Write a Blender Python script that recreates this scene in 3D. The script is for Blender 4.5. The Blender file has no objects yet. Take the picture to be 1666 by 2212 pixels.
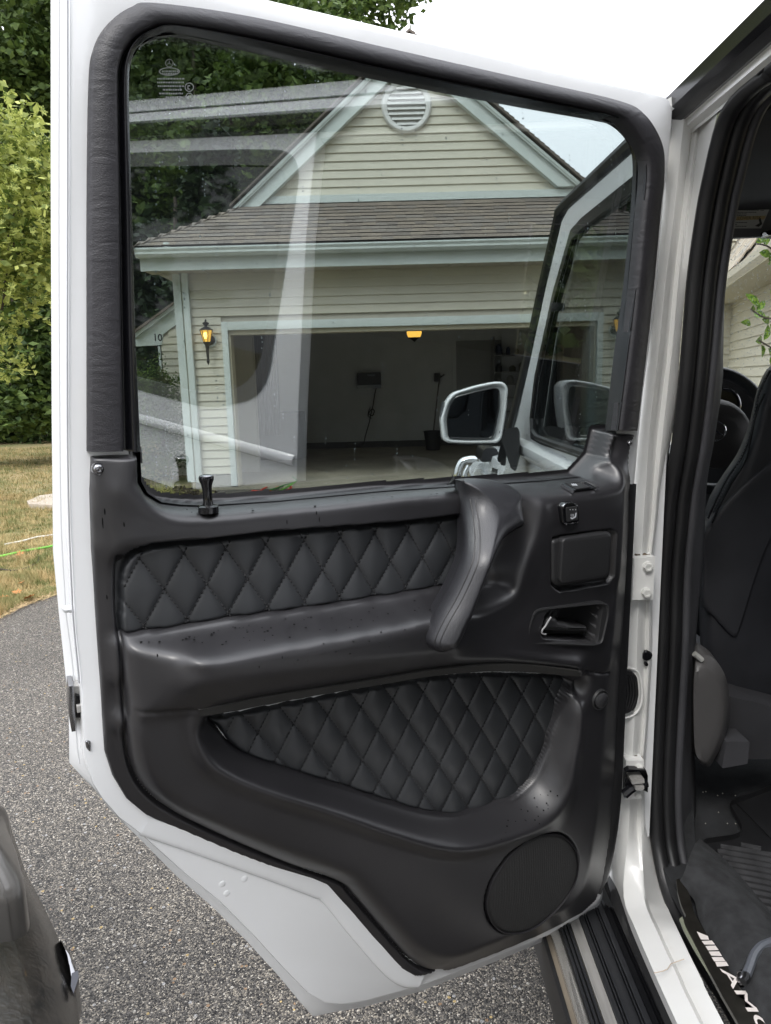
import bpy, bmesh, math, random
import numpy as np
from math import sin, cos, pi, atan, radians, sqrt
from mathutils import Vector, Matrix
from mathutils.geometry import tessellate_polygon
random.seed(7); RG = np.random.default_rng(7)
S = bpy.context.scene; COL = S.collection

# ---------------------------------------------------------------- camera
FPX, PITCH, ROLL, CZ = 1535., atan(281/1535), .026, 1.43
V3 = lambda *a: np.array(a, float)
_f = V3(0, cos(PITCH), -sin(PITCH)); _u = V3(0, sin(PITCH), cos(PITCH)); _r = V3(1, 0, 0)
CR = _r*cos(ROLL)-_u*sin(ROLL); CU = _u*cos(ROLL)+_r*sin(ROLL); CF = _f
cam_d = bpy.data.cameras.new('camera'); cam = bpy.data.objects.new('camera', cam_d); COL.objects.link(cam)
cam.matrix_world = Matrix([[CR[i], CU[i], -CF[i], (0, 0, CZ)[i]] for i in range(3)]+[[0, 0, 0, 1]])
cam_d.sensor_fit = 'HORIZONTAL'; cam_d.sensor_width = 36; cam_d.lens = 36*FPX/1666
cam_d.clip_start = .02; cam_d.clip_end = 500; S.camera = cam
# ---------------------------------------------------------------- sky, sun, exposure
W = bpy.data.worlds.new('World'); S.world = W; W.use_nodes = True
nt = W.node_tree; nt.nodes.clear()
N = lambda t, **k: [n := nt.nodes.new(t), [setattr(n, a, b) for a, b in k.items()]][0]
out = N('ShaderNodeOutputWorld'); bg = N('ShaderNodeBackground'); bg.inputs[1].default_value = .1
sky = N('ShaderNodeTexSky', sky_type='NISHITA', sun_disc=False)
sky.sun_elevation = radians(52); sky.sun_rotation = radians(205); sky.dust_density = 4; sky.air_density = 1.2
geo = N('ShaderNodeTexCoord'); sep = N('ShaderNodeSeparateXYZ'); mr = N('ShaderNodeMapRange')
nt.links.new(geo.outputs['Generated'], sep.inputs[0]); nt.links.new(sep.outputs[2], mr.inputs[0])
mr.inputs[1].default_value = 0; mr.inputs[2].default_value = 1; mr.inputs[3].default_value = 8.2; mr.inputs[4].default_value = 26
cmb = N('ShaderNodeCombineColor'); wb = N('ShaderNodeMix', data_type='RGBA', blend_type='MULTIPLY'); wb.inputs[0].default_value = 1
for i in range(3): nt.links.new(mr.outputs[0], cmb.inputs[i])
nt.links.new(cmb.outputs[0], wb.inputs[6]); wb.inputs[7].default_value = (.97, .99, 1.05, 1)
mx = N('ShaderNodeMix', data_type='RGBA'); mx.inputs[0].default_value = .88
nt.links.new(sky.outputs[0], mx.inputs[6]); nt.links.new(wb.outputs[2], mx.inputs[7])
nt.links.new(mx.outputs[2], bg.inputs[0]); nt.links.new(bg.outputs[0], out.inputs[0])
sl = bpy.data.lights.new('sun', 'SUN'); sl.energy = .9; sl.angle = radians(14); sl.color = (1, .97, .92)
so = bpy.data.objects.new('sun', sl); COL.objects.link(so)
sd = V3(sin(radians(205))*cos(radians(52)), cos(radians(205))*cos(radians(52)), sin(radians(52)))
so.rotation_euler = Vector(sd).to_track_quat('Z', 'Y').to_euler()
S.view_settings.view_transform = 'Standard'; S.view_settings.look = 'None'
S.view_settings.exposure = .78; S.view_settings.gamma = 1
try: S.cycles.transparent_max_bounces = 16
except Exception: pass

# ---------------------------------------------------------------- pixel rays onto real planes
def ray(p):
    d = CF*FPX+CR*(p[0]-833)-CU*(p[1]-1106); return d/np.linalg.norm(d)
O0 = V3(0, 0, CZ)
def onp(p, q, n):
    d = ray(p); return O0+d*(((q-O0)@n)/(d@n))
def onX(p, X): return onp(p, V3(X, 0, 0), V3(1, 0, 0))
def onY(p, Y): return onp(p, V3(0, Y, 0), V3(0, 1, 0))
def onZ(p, Z): return onp(p, V3(0, 0, Z), V3(0, 0, 1))
HT = V3(.41, 1.07, 1.80); EU = V3(-.886, -.462, 0); EU /= np.linalg.norm(EU)
NN = np.cross(EU, V3(.059, 0, 1.253)); NN /= np.linalg.norm(NN)
if NN[1] > 0: NN = -NN
EV = np.cross(NN, EU); EV = EV if EV[2] > 0 else -EV
def D(p, w=0.): return onp(p, HT+NN*w, NN)
def uv(p, w=0.):
    q = D(p, w)-HT; return (q@EU, q@EV)
def DW(u, v, w): return HT+EU*u+EV*v+NN*w

# ---------------------------------------------------------------- materials
MATS = {}
def mat(name, col, rough=.5, metal=0., bump=0., bscale=200., var=0., vscale=6., spec=.5, emis=None, coat=0., col2=None, dist=.002, stretch=None):
    if name in MATS: return MATS[name]
    m = bpy.data.materials.new(name); m.use_nodes = True; t = m.node_tree; b = t.nodes['Principled BSDF']
    b.inputs['Base Color'].default_value = (*col, 1); b.inputs['Roughness'].default_value = rough
    b.inputs['Metallic'].default_value = metal; b.inputs['Specular IOR Level'].default_value = spec
    b.inputs['Coat Weight'].default_value = coat; b.inputs['Coat Roughness'].default_value = .05
    tc = t.nodes.new('ShaderNodeTexCoord'); src = tc.outputs['Object']
    if stretch:
        mp = t.nodes.new('ShaderNodeMapping'); mp.inputs['Scale'].default_value = stretch
        t.links.new(src, mp.inputs[0]); src = mp.outputs[0]
    if var or col2:
        n = t.nodes.new('ShaderNodeTexNoise'); n.inputs['Scale'].default_value = vscale; n.inputs['Detail'].default_value = 6
        r = t.nodes.new('ShaderNodeValToRGB'); t.links.new(src, n.inputs['Vector']); t.links.new(n.outputs[0], r.inputs[0])
        c2 = col2 or tuple(c*(1-var) for c in col)
        r.color_ramp.elements[0].position = .35; r.color_ramp.elements[1].position = .65
        r.color_ramp.elements[0].color = (*c2, 1); r.color_ramp.elements[1].color = (*[min(1, c*(1+var)) for c in col], 1)
        t.links.new(r.outputs[0], b.inputs['Base Color'])
        rr = t.nodes.new('ShaderNodeMapRange'); rr.inputs[3].default_value = max(0, rough-.07); rr.inputs[4].default_value = rough+.07
        t.links.new(n.outputs[0], rr.inputs[0]); t.links.new(rr.outputs[0], b.inputs['Roughness'])
    if bump:
        n = t.nodes.new('ShaderNodeTexNoise'); n.inputs['Scale'].default_value = bscale; n.inputs['Detail'].default_value = 4
        bp = t.nodes.new('ShaderNodeBump'); bp.inputs['Strength'].default_value = bump; bp.inputs['Distance'].default_value = dist
        t.links.new(src, n.inputs['Vector']); t.links.new(n.outputs[0], bp.inputs['Height']); t.links.new(bp.outputs[0], b.inputs['Normal'])
    if emis:
        b.inputs['Emission Color'].default_value = (*emis[0], 1); b.inputs['Emission Strength'].default_value = emis[1]
    MATS[name] = m; return m
def leather(name, col, rough, scale, strength, dist=.001, crease=0, coat=0.):
    if name in MATS: return MATS[name]
    m = mat(name, col, rough, var=.18, vscale=9, coat=coat); t = m.node_tree; b = t.nodes['Principled BSDF']; b.inputs['Coat Roughness'].default_value = .27; b.inputs['Coat IOR'].default_value = 1.45
    tc = t.nodes.new('ShaderNodeTexCoord'); v = t.nodes.new('ShaderNodeTexVoronoi'); v.inputs['Scale'].default_value = scale
    v.feature = 'DISTANCE_TO_EDGE'; bp = t.nodes.new('ShaderNodeBump'); bp.inputs['Strength'].default_value = strength; bp.inputs['Distance'].default_value = dist
    t.links.new(tc.outputs['Object'], v.inputs['Vector']); t.links.new(v.outputs['Distance'], bp.inputs['Height'])
    if crease:
        mp = t.nodes.new('ShaderNodeMapping'); mp.inputs['Scale'].default_value = (26, 26, 62)
        w = t.nodes.new('ShaderNodeTexNoise'); w.inputs['Scale'].default_value = 1.; w.inputs['Detail'].default_value = 8; w.inputs['Distortion'].default_value = 1.5
        b2 = t.nodes.new('ShaderNodeBump'); b2.inputs['Strength'].default_value = crease; b2.inputs['Distance'].default_value = .004
        t.links.new(tc.outputs['Object'], mp.inputs[0]); t.links.new(mp.outputs[0], w.inputs['Vector']); t.links.new(w.outputs[0], b2.inputs['Height'])
        t.links.new(bp.outputs[0], b2.inputs['Normal']); bp = b2
    t.links.new(bp.outputs[0], b.inputs['Normal']); return m
def glass(name, tint, f0=.05, drops=False):
    if name in MATS: return MATS[name]
    m = bpy.data.materials.new(name); m.use_nodes = True; t = m.node_tree; t.nodes.clear(); n = t.nodes.new
    o = n('ShaderNodeOutputMaterial'); mx = n('ShaderNodeMixShader'); tr = n('ShaderNodeBsdfTransparent'); gl = n('ShaderNodeBsdfGlossy')
    tr.inputs[0].default_value = (*tint, 1); gl.inputs['Roughness'].default_value = .005; gl.inputs['Color'].default_value = (1, 1, 1, 1)
    g = n('ShaderNodeNewGeometry'); d = n('ShaderNodeVectorMath'); d.operation = 'DOT_PRODUCT'
    t.links.new(g.outputs['Normal'], d.inputs[0]); t.links.new(g.outputs['Incoming'], d.inputs[1])
    def M(op, a, b=None):
        k = n('ShaderNodeMath'); k.operation = op
        for i, s in enumerate((a, b)):
            if s is None: continue
            if isinstance(s, (int, float)): k.inputs[i].default_value = s
            else: t.links.new(s, k.inputs[i])
        return k.outputs[0]
    c = M('ABSOLUTE', d.outputs['Value']); p = M('POWER', M('SUBTRACT', 1., c), 5.); fac = M('ADD', f0, M('MULTIPLY', p, 1-f0))
    t.links.new(fac, mx.inputs[0]); t.links.new(tr.outputs[0], mx.inputs[1]); t.links.new(gl.outputs[0], mx.inputs[2]); t.links.new(mx.outputs[0], o.inputs[0])
    MATS[name] = m; return m

M_WHITE = mat('white_paint', (.76, .77, .78), .22, coat=.6, var=.015, vscale=3, bump=.02, bscale=60)
M_WHITEJ = mat('white_paint_jamb', (.76, .76, .74), .3, coat=.5, var=.03, vscale=8)
M_TRIM = leather('soft_black_plastic', (.0155, .0148, .0168), .47, 900, .10, .0006, coat=.55)
M_PAD = leather('creased_black_leather', (.026, .025, .029), .5, 500, .3, .001, crease=.32)
M_LEA = leather('smooth_black_leather', (.030, .032, .035), .46, 1400, .10, .0005, coat=.30)
M_HANDLE = leather('grained_black_leather', (.018, .018, .021), .44, 520, .45, .0008, coat=.42)
M_RUB = mat('black_rubber', (.012, .012, .013), .45, var=.2, bump=.1, bscale=300, dist=.0005)
M_RUBG = mat('glossy_black_rubber', (.008, .008, .010), .22, var=.1)
M_PLA = mat('matt_black_plastic', (.02, .02, .021), .5, bump=.2, bscale=900, dist=.0005)
M_PIANO = mat('gloss_black', (.006, .006, .007), .08)
M_CHROME = mat('chrome', (.75, .75, .76), .08, 1.)
M_CHROMED = mat('dark_chrome', (.30, .30, .31), .2, 1.)
M_STEEL = mat('brushed_steel', (.42, .41, .39), .35, .35, var=.15, vscale=20, stretch=(8, .5, 8))
M_CARPET = mat('black_carpet', (.020, .021, .023), .95, bump=.8, bscale=700, dist=.002, var=.3, vscale=30)
M_CARPETG = mat('grey_carpet', (.035, .036, .038), .95, bump=.9, bscale=900, dist=.002, var=.35, vscale=40)
M_INT = mat('interior_dark', (.046, .046, .051), .6, bump=.3, bscale=500, dist=.001, var=.2)
M_HEAD = mat('headliner', (.045, .046, .05), .95, bump=.4, bscale=900, dist=.001, var=.1)

# ---------------------------------------------------------------- object helpers
ORG = {}
def props(o, label=None, cat=None, group=None, kind=None):
    if label: o['label'] = label
    if cat: o['category'] = cat
    if group: o['group'] = group
    if kind: o['kind'] = kind
    return o
def thing(name, label, cat, loc, group=None):
    o = bpy.data.objects.new(name, None); COL.objects.link(o); o.location = tuple(loc); o.empty_display_size = .1
    ORG[o.name] = V3(*loc); return props(o, label, cat, group)
def place(name, me, parent, origin):
    o = bpy.data.objects.new(name, me); COL.objects.link(o); ORG[o.name] = V3(*origin)
    if parent is not None:
        o.parent = parent; o.location = tuple(V3(*origin)-ORG[parent.name])
    else: o.location = tuple(origin)
    return o
def mk(name, verts, faces, m, parent=None, smooth=True, origin=None, auto=True):
    v = np.asarray(verts, float)
    og = V3(*origin) if origin is not None else v.mean(0)
    me = bpy.data.meshes.new(name); v = v-og
    if isinstance(faces, np.ndarray):
        k = faces.shape[1]; nf = len(faces)
        me.vertices.add(len(v)); me.vertices.foreach_set('co', v.astype('f').ravel())
        me.loops.add(nf*k); me.loops.foreach_set('vertex_index', faces.astype('i').ravel())
        me.polygons.add(nf); me.polygons.foreach_set('loop_start', np.arange(0, nf*k, k, dtype='i'))
        try: me.polygons.foreach_set('loop_total', np.full(nf, k, dtype='i'))
        except Exception: pass
        me.update(calc_edges=True); me.validate()
    else:
        me.from_pydata([tuple(x) for x in v], [], faces)
    if m: me.materials.append(m)
    if smooth:
        me.polygons.foreach_set('use_smooth', np.ones(len(me.polygons), bool))
        if auto:
            try: me.set_sharp_from_angle(angle=radians(38))
            except Exception: pass
    return place(name, me, parent, og)
def fixn(o):
    bm = bmesh.new(); bm.from_mesh(o.data); bmesh.ops.recalc_face_normals(bm, faces=bm.faces); bm.to_mesh(o.data); bm.free(); return o
def smoothp(pts, n, closed=False):
    P = np.array(pts, float); k = len(P)
    if closed: Q = np.vstack([P[-1], P, P[0], P[1]]); segs = k
    else: Q = np.vstack([2*P[0]-P[1], P, 2*P[-1]-P[-2]]); segs = k-1
    res = []
    for s in np.linspace(0, segs, n, endpoint=not closed):
        i = min(int(s), segs-1); t = s-i; a, b, c, d = Q[i:i+4]
        res.append(.5*((2*b)+(c-a)*t+(2*a-5*b+4*c-d)*t*t+(3*b-a-3*c+d)*t**3))
    return np.array(res)
def resamp(pts, step, closed=False):
    P = np.array(pts, float)
    if closed: P = np.vstack([P, P[:1]])
    L = np.r_[0, np.cumsum(np.linalg.norm(np.diff(P, axis=0), axis=1))]
    n = max(2, int(L[-1]/step)+1); s = np.linspace(0, L[-1], n)
    R = np.stack([np.interp(s, L, P[:, i]) for i in range(P.shape[1])], 1)
    return R[:-1] if closed else R
def rnd(pts, r, n=5):
    P = [V3(*p) for p in pts]; o = []; k = len(P)
    rr = r if isinstance(r, (list, tuple)) else [r]*k
    for i in range(k):
        a, b, c = P[i-1], P[i], P[(i+1) % k]; la, lc = np.linalg.norm(a-b), np.linalg.norm(c-b)
        q = min(rr[i], la*.49, lc*.49)
        if q <= 0: o.append(b); continue
        p0 = b+(a-b)/la*q; p1 = b+(c-b)/lc*q
        for t in np.linspace(0, 1, n): o.append((1-t)**2*p0+2*t*(1-t)*b+t*t*p1)
    return np.array(o)
def grid_faces(a, b, wrapb=False, wrapa=False):
    F = []
    for i in range(a if wrapa else a-1):
        for j in range(b if wrapb else b-1):
            i2, j2 = (i+1) % a, (j+1) % b; F.append((i*b+j, i*b+j2, i2*b+j2, i2*b+j))
    return F
def loft(name, curves, m, parent=None, closed=False, caps=False, smooth=True, wrap=False, auto=True):
    a, b = len(curves), len(curves[0]); F = grid_faces(a, b, closed, wrap)
    V = np.vstack(curves)
    if caps:
        for base in (0, (a-1)*b):
            pl = [Vector(x) for x in V[base:base+b]]
            F += [tuple(base+i for i in t) for t in tessellate_polygon([pl])]
    return fixn(mk(name, V, F, m, parent, smooth, auto=auto))
def prism(name, pts, vec, m, parent=None, smooth=False, bev=0.):
    P = np.array(pts, float); k = len(P); vec = V3(*vec); V = np.vstack([P, P+vec])
    t = tessellate_polygon([[Vector(x) for x in P]])
    F = [tuple(x) for x in t]+[tuple(i+k for i in reversed(x)) for x in t]+[(i, (i+1) % k, (i+1) % k+k, i+k) for i in range(k)]
    return fixn(mk(name, V, F, m, parent, smooth))
def boxv(a, b):
    a, b = np.minimum(a, b), np.maximum(a, b)
    V = [(x, y, z) for x in (a[0], b[0]) for y in (a[1], b[1]) for z in (a[2], b[2])]
    F = [(0, 1, 3, 2), (4, 6, 7, 5), (0, 4, 5, 1), (2, 3, 7, 6), (0, 2, 6, 4), (1, 5, 7, 3)]
    return V, F
def box(name, a, b, m, parent=None, bev=0.):
    V, F = boxv(V3(*a), V3(*b)); o = mk(name, V, F, m, parent, False)
    if bev:
        bm = bmesh.new(); bm.from_mesh(o.data); bmesh.ops.bevel(bm, geom=bm.edges[:], offset=bev, segments=2, profile=.6, affect='EDGES')
        for f in bm.faces: f.smooth = True
        bm.to_mesh(o.data); bm.free()
        try: o.data.set_sharp_from_angle(angle=radians(50))
        except Exception: pass
    return o
def tubev(path, r, seg=8, cap=True):
    P = np.array(path, float); n = len(P); rs = r if hasattr(r, '__len__') else [r]*n
    T = np.gradient(P, axis=0); T /= np.linalg.norm(T, axis=1)[:, None]+1e-12
    up = V3(0, 0, 1) if abs(T[0][2]) < .9 else V3(1, 0, 0); V = []
    a = np.cross(up, T[0]); a /= np.linalg.norm(a)
    for i in range(n):
        a = a-T[i]*(a@T[i]); a /= np.linalg.norm(a)+1e-12; b = np.cross(T[i], a)
        for j in range(seg):
            th = 2*pi*j/seg; V.append(P[i]+rs[i]*(a*cos(th)+b*sin(th)))
    F = grid_faces(n, seg, True)
    if cap: F += [tuple(reversed(range(seg))), tuple(range((n-1)*seg, n*seg))]
    return V, F
def tube(name, path, r, m, parent=None, seg=8):
    V, F = tubev(path, r, seg); return fixn(mk(name, V, F, m, parent))
def lathe(name, c, axis, prof, m, parent=None, seg=24, ref=None):
    ax = V3(*axis); ax /= np.linalg.norm(ax); r = V3(*ref) if ref is not None else (V3(0, 0, 1) if abs(ax[2]) < .9 else V3(1, 0, 0))
    a = np.cross(ax, r); a /= np.linalg.norm(a); b = np.cross(ax, a); V = []
    for (rr, h) in prof:
        for j in range(seg): th = 2*pi*j/seg; V.append(V3(*c)+ax*h+rr*(a*cos(th)+b*sin(th)))
    F = grid_faces(len(prof), seg, True)+[tuple(range(seg)), tuple(range((len(prof)-1)*seg, len(prof)*seg))]
    return fixn(mk(name, V, F, m, parent))
class MB:
    def __init__(s): s.V = []; s.F = []; s.n = 0
    def add(s, V, F):
        s.V += [tuple(x) for x in V]; s.F += [tuple(i+s.n for i in f) for f in F]; s.n += len(V); return s
    def box(s, a, b): return s.add(*boxv(V3(*a), V3(*b)))
    def tube(s, p, r, seg=6): return s.add(*tubev(p, r, seg))
    def build(s, name, m, parent=None, smooth=False, kind=None):
        o = mk(name, s.V, s.F, m, parent, smooth)
        if kind: o['kind'] = kind
        return o
def inset(P, d):
    P = np.array(P, float); k = len(P); A = .5*sum(P[i][0]*P[(i+1) % k][1]-P[(i+1) % k][0]*P[i][1] for i in range(k)); s = 1 if A > 0 else -1
    R = []
    for i in range(k):
        e0 = P[i]-P[i-1]; e1 = P[(i+1) % k]-P[i]; e0 /= np.linalg.norm(e0)+1e-9; e1 /= np.linalg.norm(e1)+1e-9
        n = V3(-(e0+e1)[1], (e0+e1)[0])*s; n /= np.linalg.norm(n)+1e-9; c = max(.5, abs(n@(V3(-e0[1], e0[0])))); R.append(P[i]+n*d/c)
    return np.array(R)
def dpad(name, px, w0, w1, m, parent, bev=.003, smooth=True, dish=0.):
    """pad on the door: outline traced at height w1, walls down to w0, rounded rim"""
    P = np.array([uv(p, w1) for p in px]); n = 4; cs = []
    cs.append(np.array([DW(*q, w0) for q in P]))
    for a in np.linspace(0, pi/2, n):
        Q = inset(P, bev*(1-cos(a))) if a > 0 else P
        cs.append(np.array([DW(*q, w1-bev+bev*sin(a)) for q in Q]))
    return loft(name, cs, m, parent, closed=True, caps=True, smooth=smooth)
def pip(X, Y, poly):
    ins = np.zeros(X.shape, bool); k = len(poly)
    for i in range(k):
        x0, y0 = poly[i-1]; x1, y1 = poly[i]
        if y0 == y1: continue
        c = ((y0 > Y) != (y1 > Y)) & (X < (x1-x0)*(Y-y0)/(y1-y0)+x0); ins ^= c
    return ins
# ================================================================= THE CAR
CAR = thing('off_road_vehicle', 'white boxy off-road vehicle with its rear side door swung open towards the camera', 'car', (1.2, .6, 0))
# ---- rear door shell (mesh that carries the other door pieces)
FACE = [(147, -105), (330, -62), (550, -2), (833, 64), (1100, 126), (1380, 192), (1430, 203), (1449, 216), (1455, 240), (1453, 275), (1443, 350), (1433, 425), (1413, 666), (1388, 850), (1378, 950), (1368, 1066), (1360, 1300), (1353, 1516), (1348, 1650), (1343, 1749), (1338, 1799), (1328, 1849), (1313, 1899), (1299, 1942), (1290, 1955),
        (1258, 1978), (1183, 2024), (1083, 2066), (983, 2106), (908, 2134), (833, 2154), (790, 2166), (740, 2174), (700, 2170), (665, 2148), (612, 2094), (548, 2024), (473, 1949), (398, 1889), (305, 1806), (255, 1768), (220, 1728), (200, 1696), (180, 1636), (176, 1540), (172, 1456), (161, 1364), (149, 1132), (145, 900), (146, 400)]
SKIN = [(110, -105), (330, -66), (550, -6), (833, 60), (1100, 122), (1380, 188), (1430, 199), (1449, 212), (1455, 238), (1454, 275), (1444, 350), (1434, 425), (1414, 666), (1389, 850), (1379, 950), (1369, 1066), (1361, 1300), (1354, 1516), (1349, 1650), (1344, 1749), (1339, 1799), (1329, 1849), (1314, 1899), (1300, 1944), (1291, 1960),
        (1258, 1984), (1183, 2030), (1083, 2072), (983, 2113), (908, 2142), (833, 2163), (780, 2177), (724, 2186), (676, 2196), (648, 2164), (600, 2106), (536, 2036), (461, 1961), (383, 1894), (290, 1800), (240, 1752), (205, 1706), (196, 1698), (150, 1648), (149, 1540), (144, 1480), (127, 1322), (115, 1195), (112, 900), (110, 400)]
GKEY = [(303, 975), (291, 700), (284, 450), (278, 200), (284, 130), (303, 98), (335, 79), (385, 74), (545, 106), (833, 170), (1133, 228), (1290, 256), (1330, 268), (1362, 300), (1376, 345), (1372, 450), (1353, 640), (1336, 760), (1316, 930), (1303, 985), (1263, 1028), (1183, 1037), (1033, 1047), (833, 1060), (600, 1082), (440, 1092), (390, 1090), (350, 1085), (320, 1067), (305, 1040)]
face_uv = np.array([uv(p, 0) for p in FACE]); skin_uv = np.array([uv(p, -.040) for p in SKIN]); g_uv = np.array([uv(p, -.004) for p in GKEY])
def ring_mesh(outer, inner, w):
    """planar face between two closed outlines (uv)"""
    from mathutils.geometry import delaunay_2d_cdt
    pts = [Vector(p) for p in outer]+[Vector(p) for p in inner]; a, b = len(outer), len(inner)
    ed = [(i, (i+1) % a) for i in range(a)]+[(a+i, a+(i+1) % b) for i in range(b)]
    v, e, f, *_ = delaunay_2d_cdt(pts, ed, [], 0, 1e-7)
    v = np.array([tuple(x) for x in v]); c = np.array([v[list(t)].mean(0) for t in f])
    o1 = pip(c[:, 0], c[:, 1], outer); i1 = pip(c[:, 0], c[:, 1], inner)
    return [DW(x, y, w) for x, y in v], [tuple(t) for t, k in zip(f, o1 & ~i1) if k]
def door_shell():
    hole = inset(g_uv, -.012); hole2 = inset(np.array([uv(p, -.046) for p in GKEY]), -.006)
    lip0 = inset(face_uv, .0045)
    V1, F1 = ring_mesh(lip0, hole, 0.0); V2, F2 = ring_mesh(skin_uv, hole2, -.046)
    mb = MB(); mb.add(V1, F1); mb.add(V2, [tuple(reversed(f)) for f in F2])
    k = len(face_uv)
    def ring(curves, closed=True):
        mb.add(np.vstack(curves), grid_faces(len(curves), len(curves[0]), True))
    c = [np.array([DW(*q, 0.0) for q in lip0]), np.array([DW(*q, -.0012) for q in inset(face_uv, .0015)]), np.array([DW(*q, -.0045) for q in face_uv]),
         np.array([DW(*(a*.93+b*.07), -.028) for a, b in zip(face_uv, skin_uv)]), np.array([DW(*(a*.35+b*.65), -.034) for a, b in zip(face_uv, skin_uv)]), np.array([DW(*q, -.040) for q in skin_uv]), np.array([DW(*q, -.046) for q in skin_uv])]
    ring(c)
    ring([np.array([DW(*q, w) for q in h]) for h, w in ((hole, 0.), (hole2, -.046))])
    o = mk('rear_door', mb.V, mb.F, M_WHITE, CAR, True, origin=HT)
    bm = bmesh.new(); bm.from_mesh(o.data); bmesh.ops.remove_doubles(bm, verts=bm.verts, dist=1e-5); bmesh.ops.recalc_face_normals(bm, faces=bm.faces); bm.to_mesh(o.data); bm.free()
    o.data.set_sharp_from_angle(angle=radians(30)); return o
DOOR = door_shell()

# ---- pressed ridge in the bare lower corner of the shell
ridge = [(300, 1799), (400, 1833), (500, 1869), (600, 1905), (675, 1934), (700, 1948), (760, 2022), (833, 2104), (870, 2128), (900, 2131)]
R1 = smoothp([uv(p, 0) for p in ridge], 60)
def offs(R, d):
    t = np.gradient(R, axis=0); t /= np.linalg.norm(t, axis=1)[:, None]; return R+np.stack([t[:, 1], -t[:, 0]], 1)*d
loft('pressed_ridge', [np.array([DW(*q, w) for q in offs(R1, d)]) for d, w in ((-.002, .0003), (-.0015, .002), (0, .0036), (.004, .0050), (.009, .0052), (.016, .0056), (.022, .006))], M_WHITE, DOOR)
for i, (x, y) in enumerate([(480, 1910), (490, 1930), (528, 1899)]):
    c = D((x, y), 0); lathe('dimple', c, NN, [(.0050, -.0004), (.0042, .0001), (.003, .0004), (.001, .0005)], M_WHITE, DOOR, 12)
# ---- sealer bead and hem along the free edge, small dents
for nm, pts_, w_, r_, c_ in (('sealer_bead', [(146, -60), (146, 400), (145.5, 900), (149, 1132), (156, 1300), (160, 1360), (169, 1450), (171, 1476)], .0005, .0009, (.42, .43, .45)), ('hem_line', [(128, -60), (127, 500), (129, 900), (132, 1130), (141, 1300), (143, 1330), (158, 1450), (166, 1600), (172, 1650)], -.022, .0007, (.62, .63, .64))):
    tube(nm, smoothp([D(p, w_) for p in pts_], 60), r_, mat(nm+'_grey', c_, .5), DOOR, 5)
tube('hem_dent', [D(p, -.008) for p in smoothp([(130, 1309), (140, 1316), (150, 1315), (160, 1318), (165, 1313)], 12)], [.0008, .002, .003, .004, .004, .004, .004, .004, .003, .003, .002, .0008], M_WHITE, DOOR, 6)
# ---- lock on the free edge
for nm, px, m_, w0, w1 in (('lock_plate', [(158, 1482), (187, 1480), (190, 1510), (190, 1552), (160, 1556)], M_STEEL, -.030, -.012),
                           ('lock_catch', [(148, 1482), (159, 1480), (163, 1540), (164, 1580), (155, 1582), (149, 1540)], M_CHROMED, -.034, -.006),
                           ('lock_claw', [(163, 1500), (187, 1508), (190, 1550), (164, 1552)], M_PIANO, -.028, -.008),
                           ('lock_pawl', [(165, 1525), (180, 1522), (182, 1538), (167, 1541)], M_STEEL, -.015, -.004)):
    dpad(nm, px, w0, w1, m_, DOOR, .001)
dpad('door_bump_stop', rnd([(184, 1600), (197, 1602), (196, 1626), (186, 1618)], 5), -.02, .002, M_CHROMED, DOOR, .002)

# ---- upper frame covering: creased leather pad, rubber channel, gasket
OK_ = [(188, 975), (188, 700), (188, 450), (192, 180), (203, 100), (233, 50), (280, 16), (335, 7), (550, 38), (833, 103), (1133, 171), (1333, 217), (1392, 248), (1428, 308), (1434, 370), (1425, 470), (1409, 640), (1396, 760), (1376, 930)]
PK = [(270, 975), (264, 700), (261, 450), (257, 200), (262, 128), (285, 84), (322, 58), (375, 48), (548, 75), (833, 138), (1133, 203), (1318, 244), (1360, 272), (1394, 325), (1401, 380), (1392, 470), (1376, 640), (1362, 760), (1340, 930)]
GK = GKEY[:19]
WO, WP, WG = .006, .022, -.006
o_ = smoothp([uv(p, .006) for p in OK_], 240); p_ = smoothp([uv(p, .018) for p in PK], 240); g_ = smoothp([uv(p, -.004) for p in GK], 240)
def mixr(a, b, t): return a*(1-t)+b*t
def rings(lst): return [np.array([DW(*q, w) for q in r]) for r, w in lst]
# on the two uprights the cover is a wide padded panel, across the top it is a slim rolled edge
pad = loft('window_frame_trim', rings([(o_, -.002), (o_, .004), (mixr(o_, p_, .04), .009), (mixr(o_, p_, .15), .0135), (mixr(o_, p_, .5), .017), (mixr(o_, p_, .86), .0185), (mixr(o_, p_, .96), .016), (p_, .008), (p_, .0)]), M_PAD, DOOR, auto=False)
loft('window_channel', rings([(mixr(p_, g_, .0), .004), (mixr(p_, g_, .25), .003), (mixr(p_, g_, .38), .012), (mixr(p_, g_, .55), .0145), (mixr(p_, g_, .72), .0125), (mixr(p_, g_, .84), .004), (mixr(p_, g_, .92), .003), (g_, -.002), (g_, -.012)]), M_RUBG, DOOR, auto=False)
for px in ([(194, 975), (285, 975)], [(1346, 930), (1374, 930)]): pass

# ---- black liner round the opening
lh = inset(g_uv, -.010); l2 = inset(np.array([uv(p, -.048) for p in GKEY]), -.004)
loft('opening_liner', [np.array([DW(*q, -.004) for q in g_uv]), np.array([DW(*q, -.010) for q in inset(g_uv, -.001)]), np.array([DW(*q, -.022) for q in inset(np.array([uv(p, -.022) for p in GKEY]), -.002)]), np.array([DW(*q, -.049) for q in l2])], M_RUBG, DOOR, closed=True)
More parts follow.
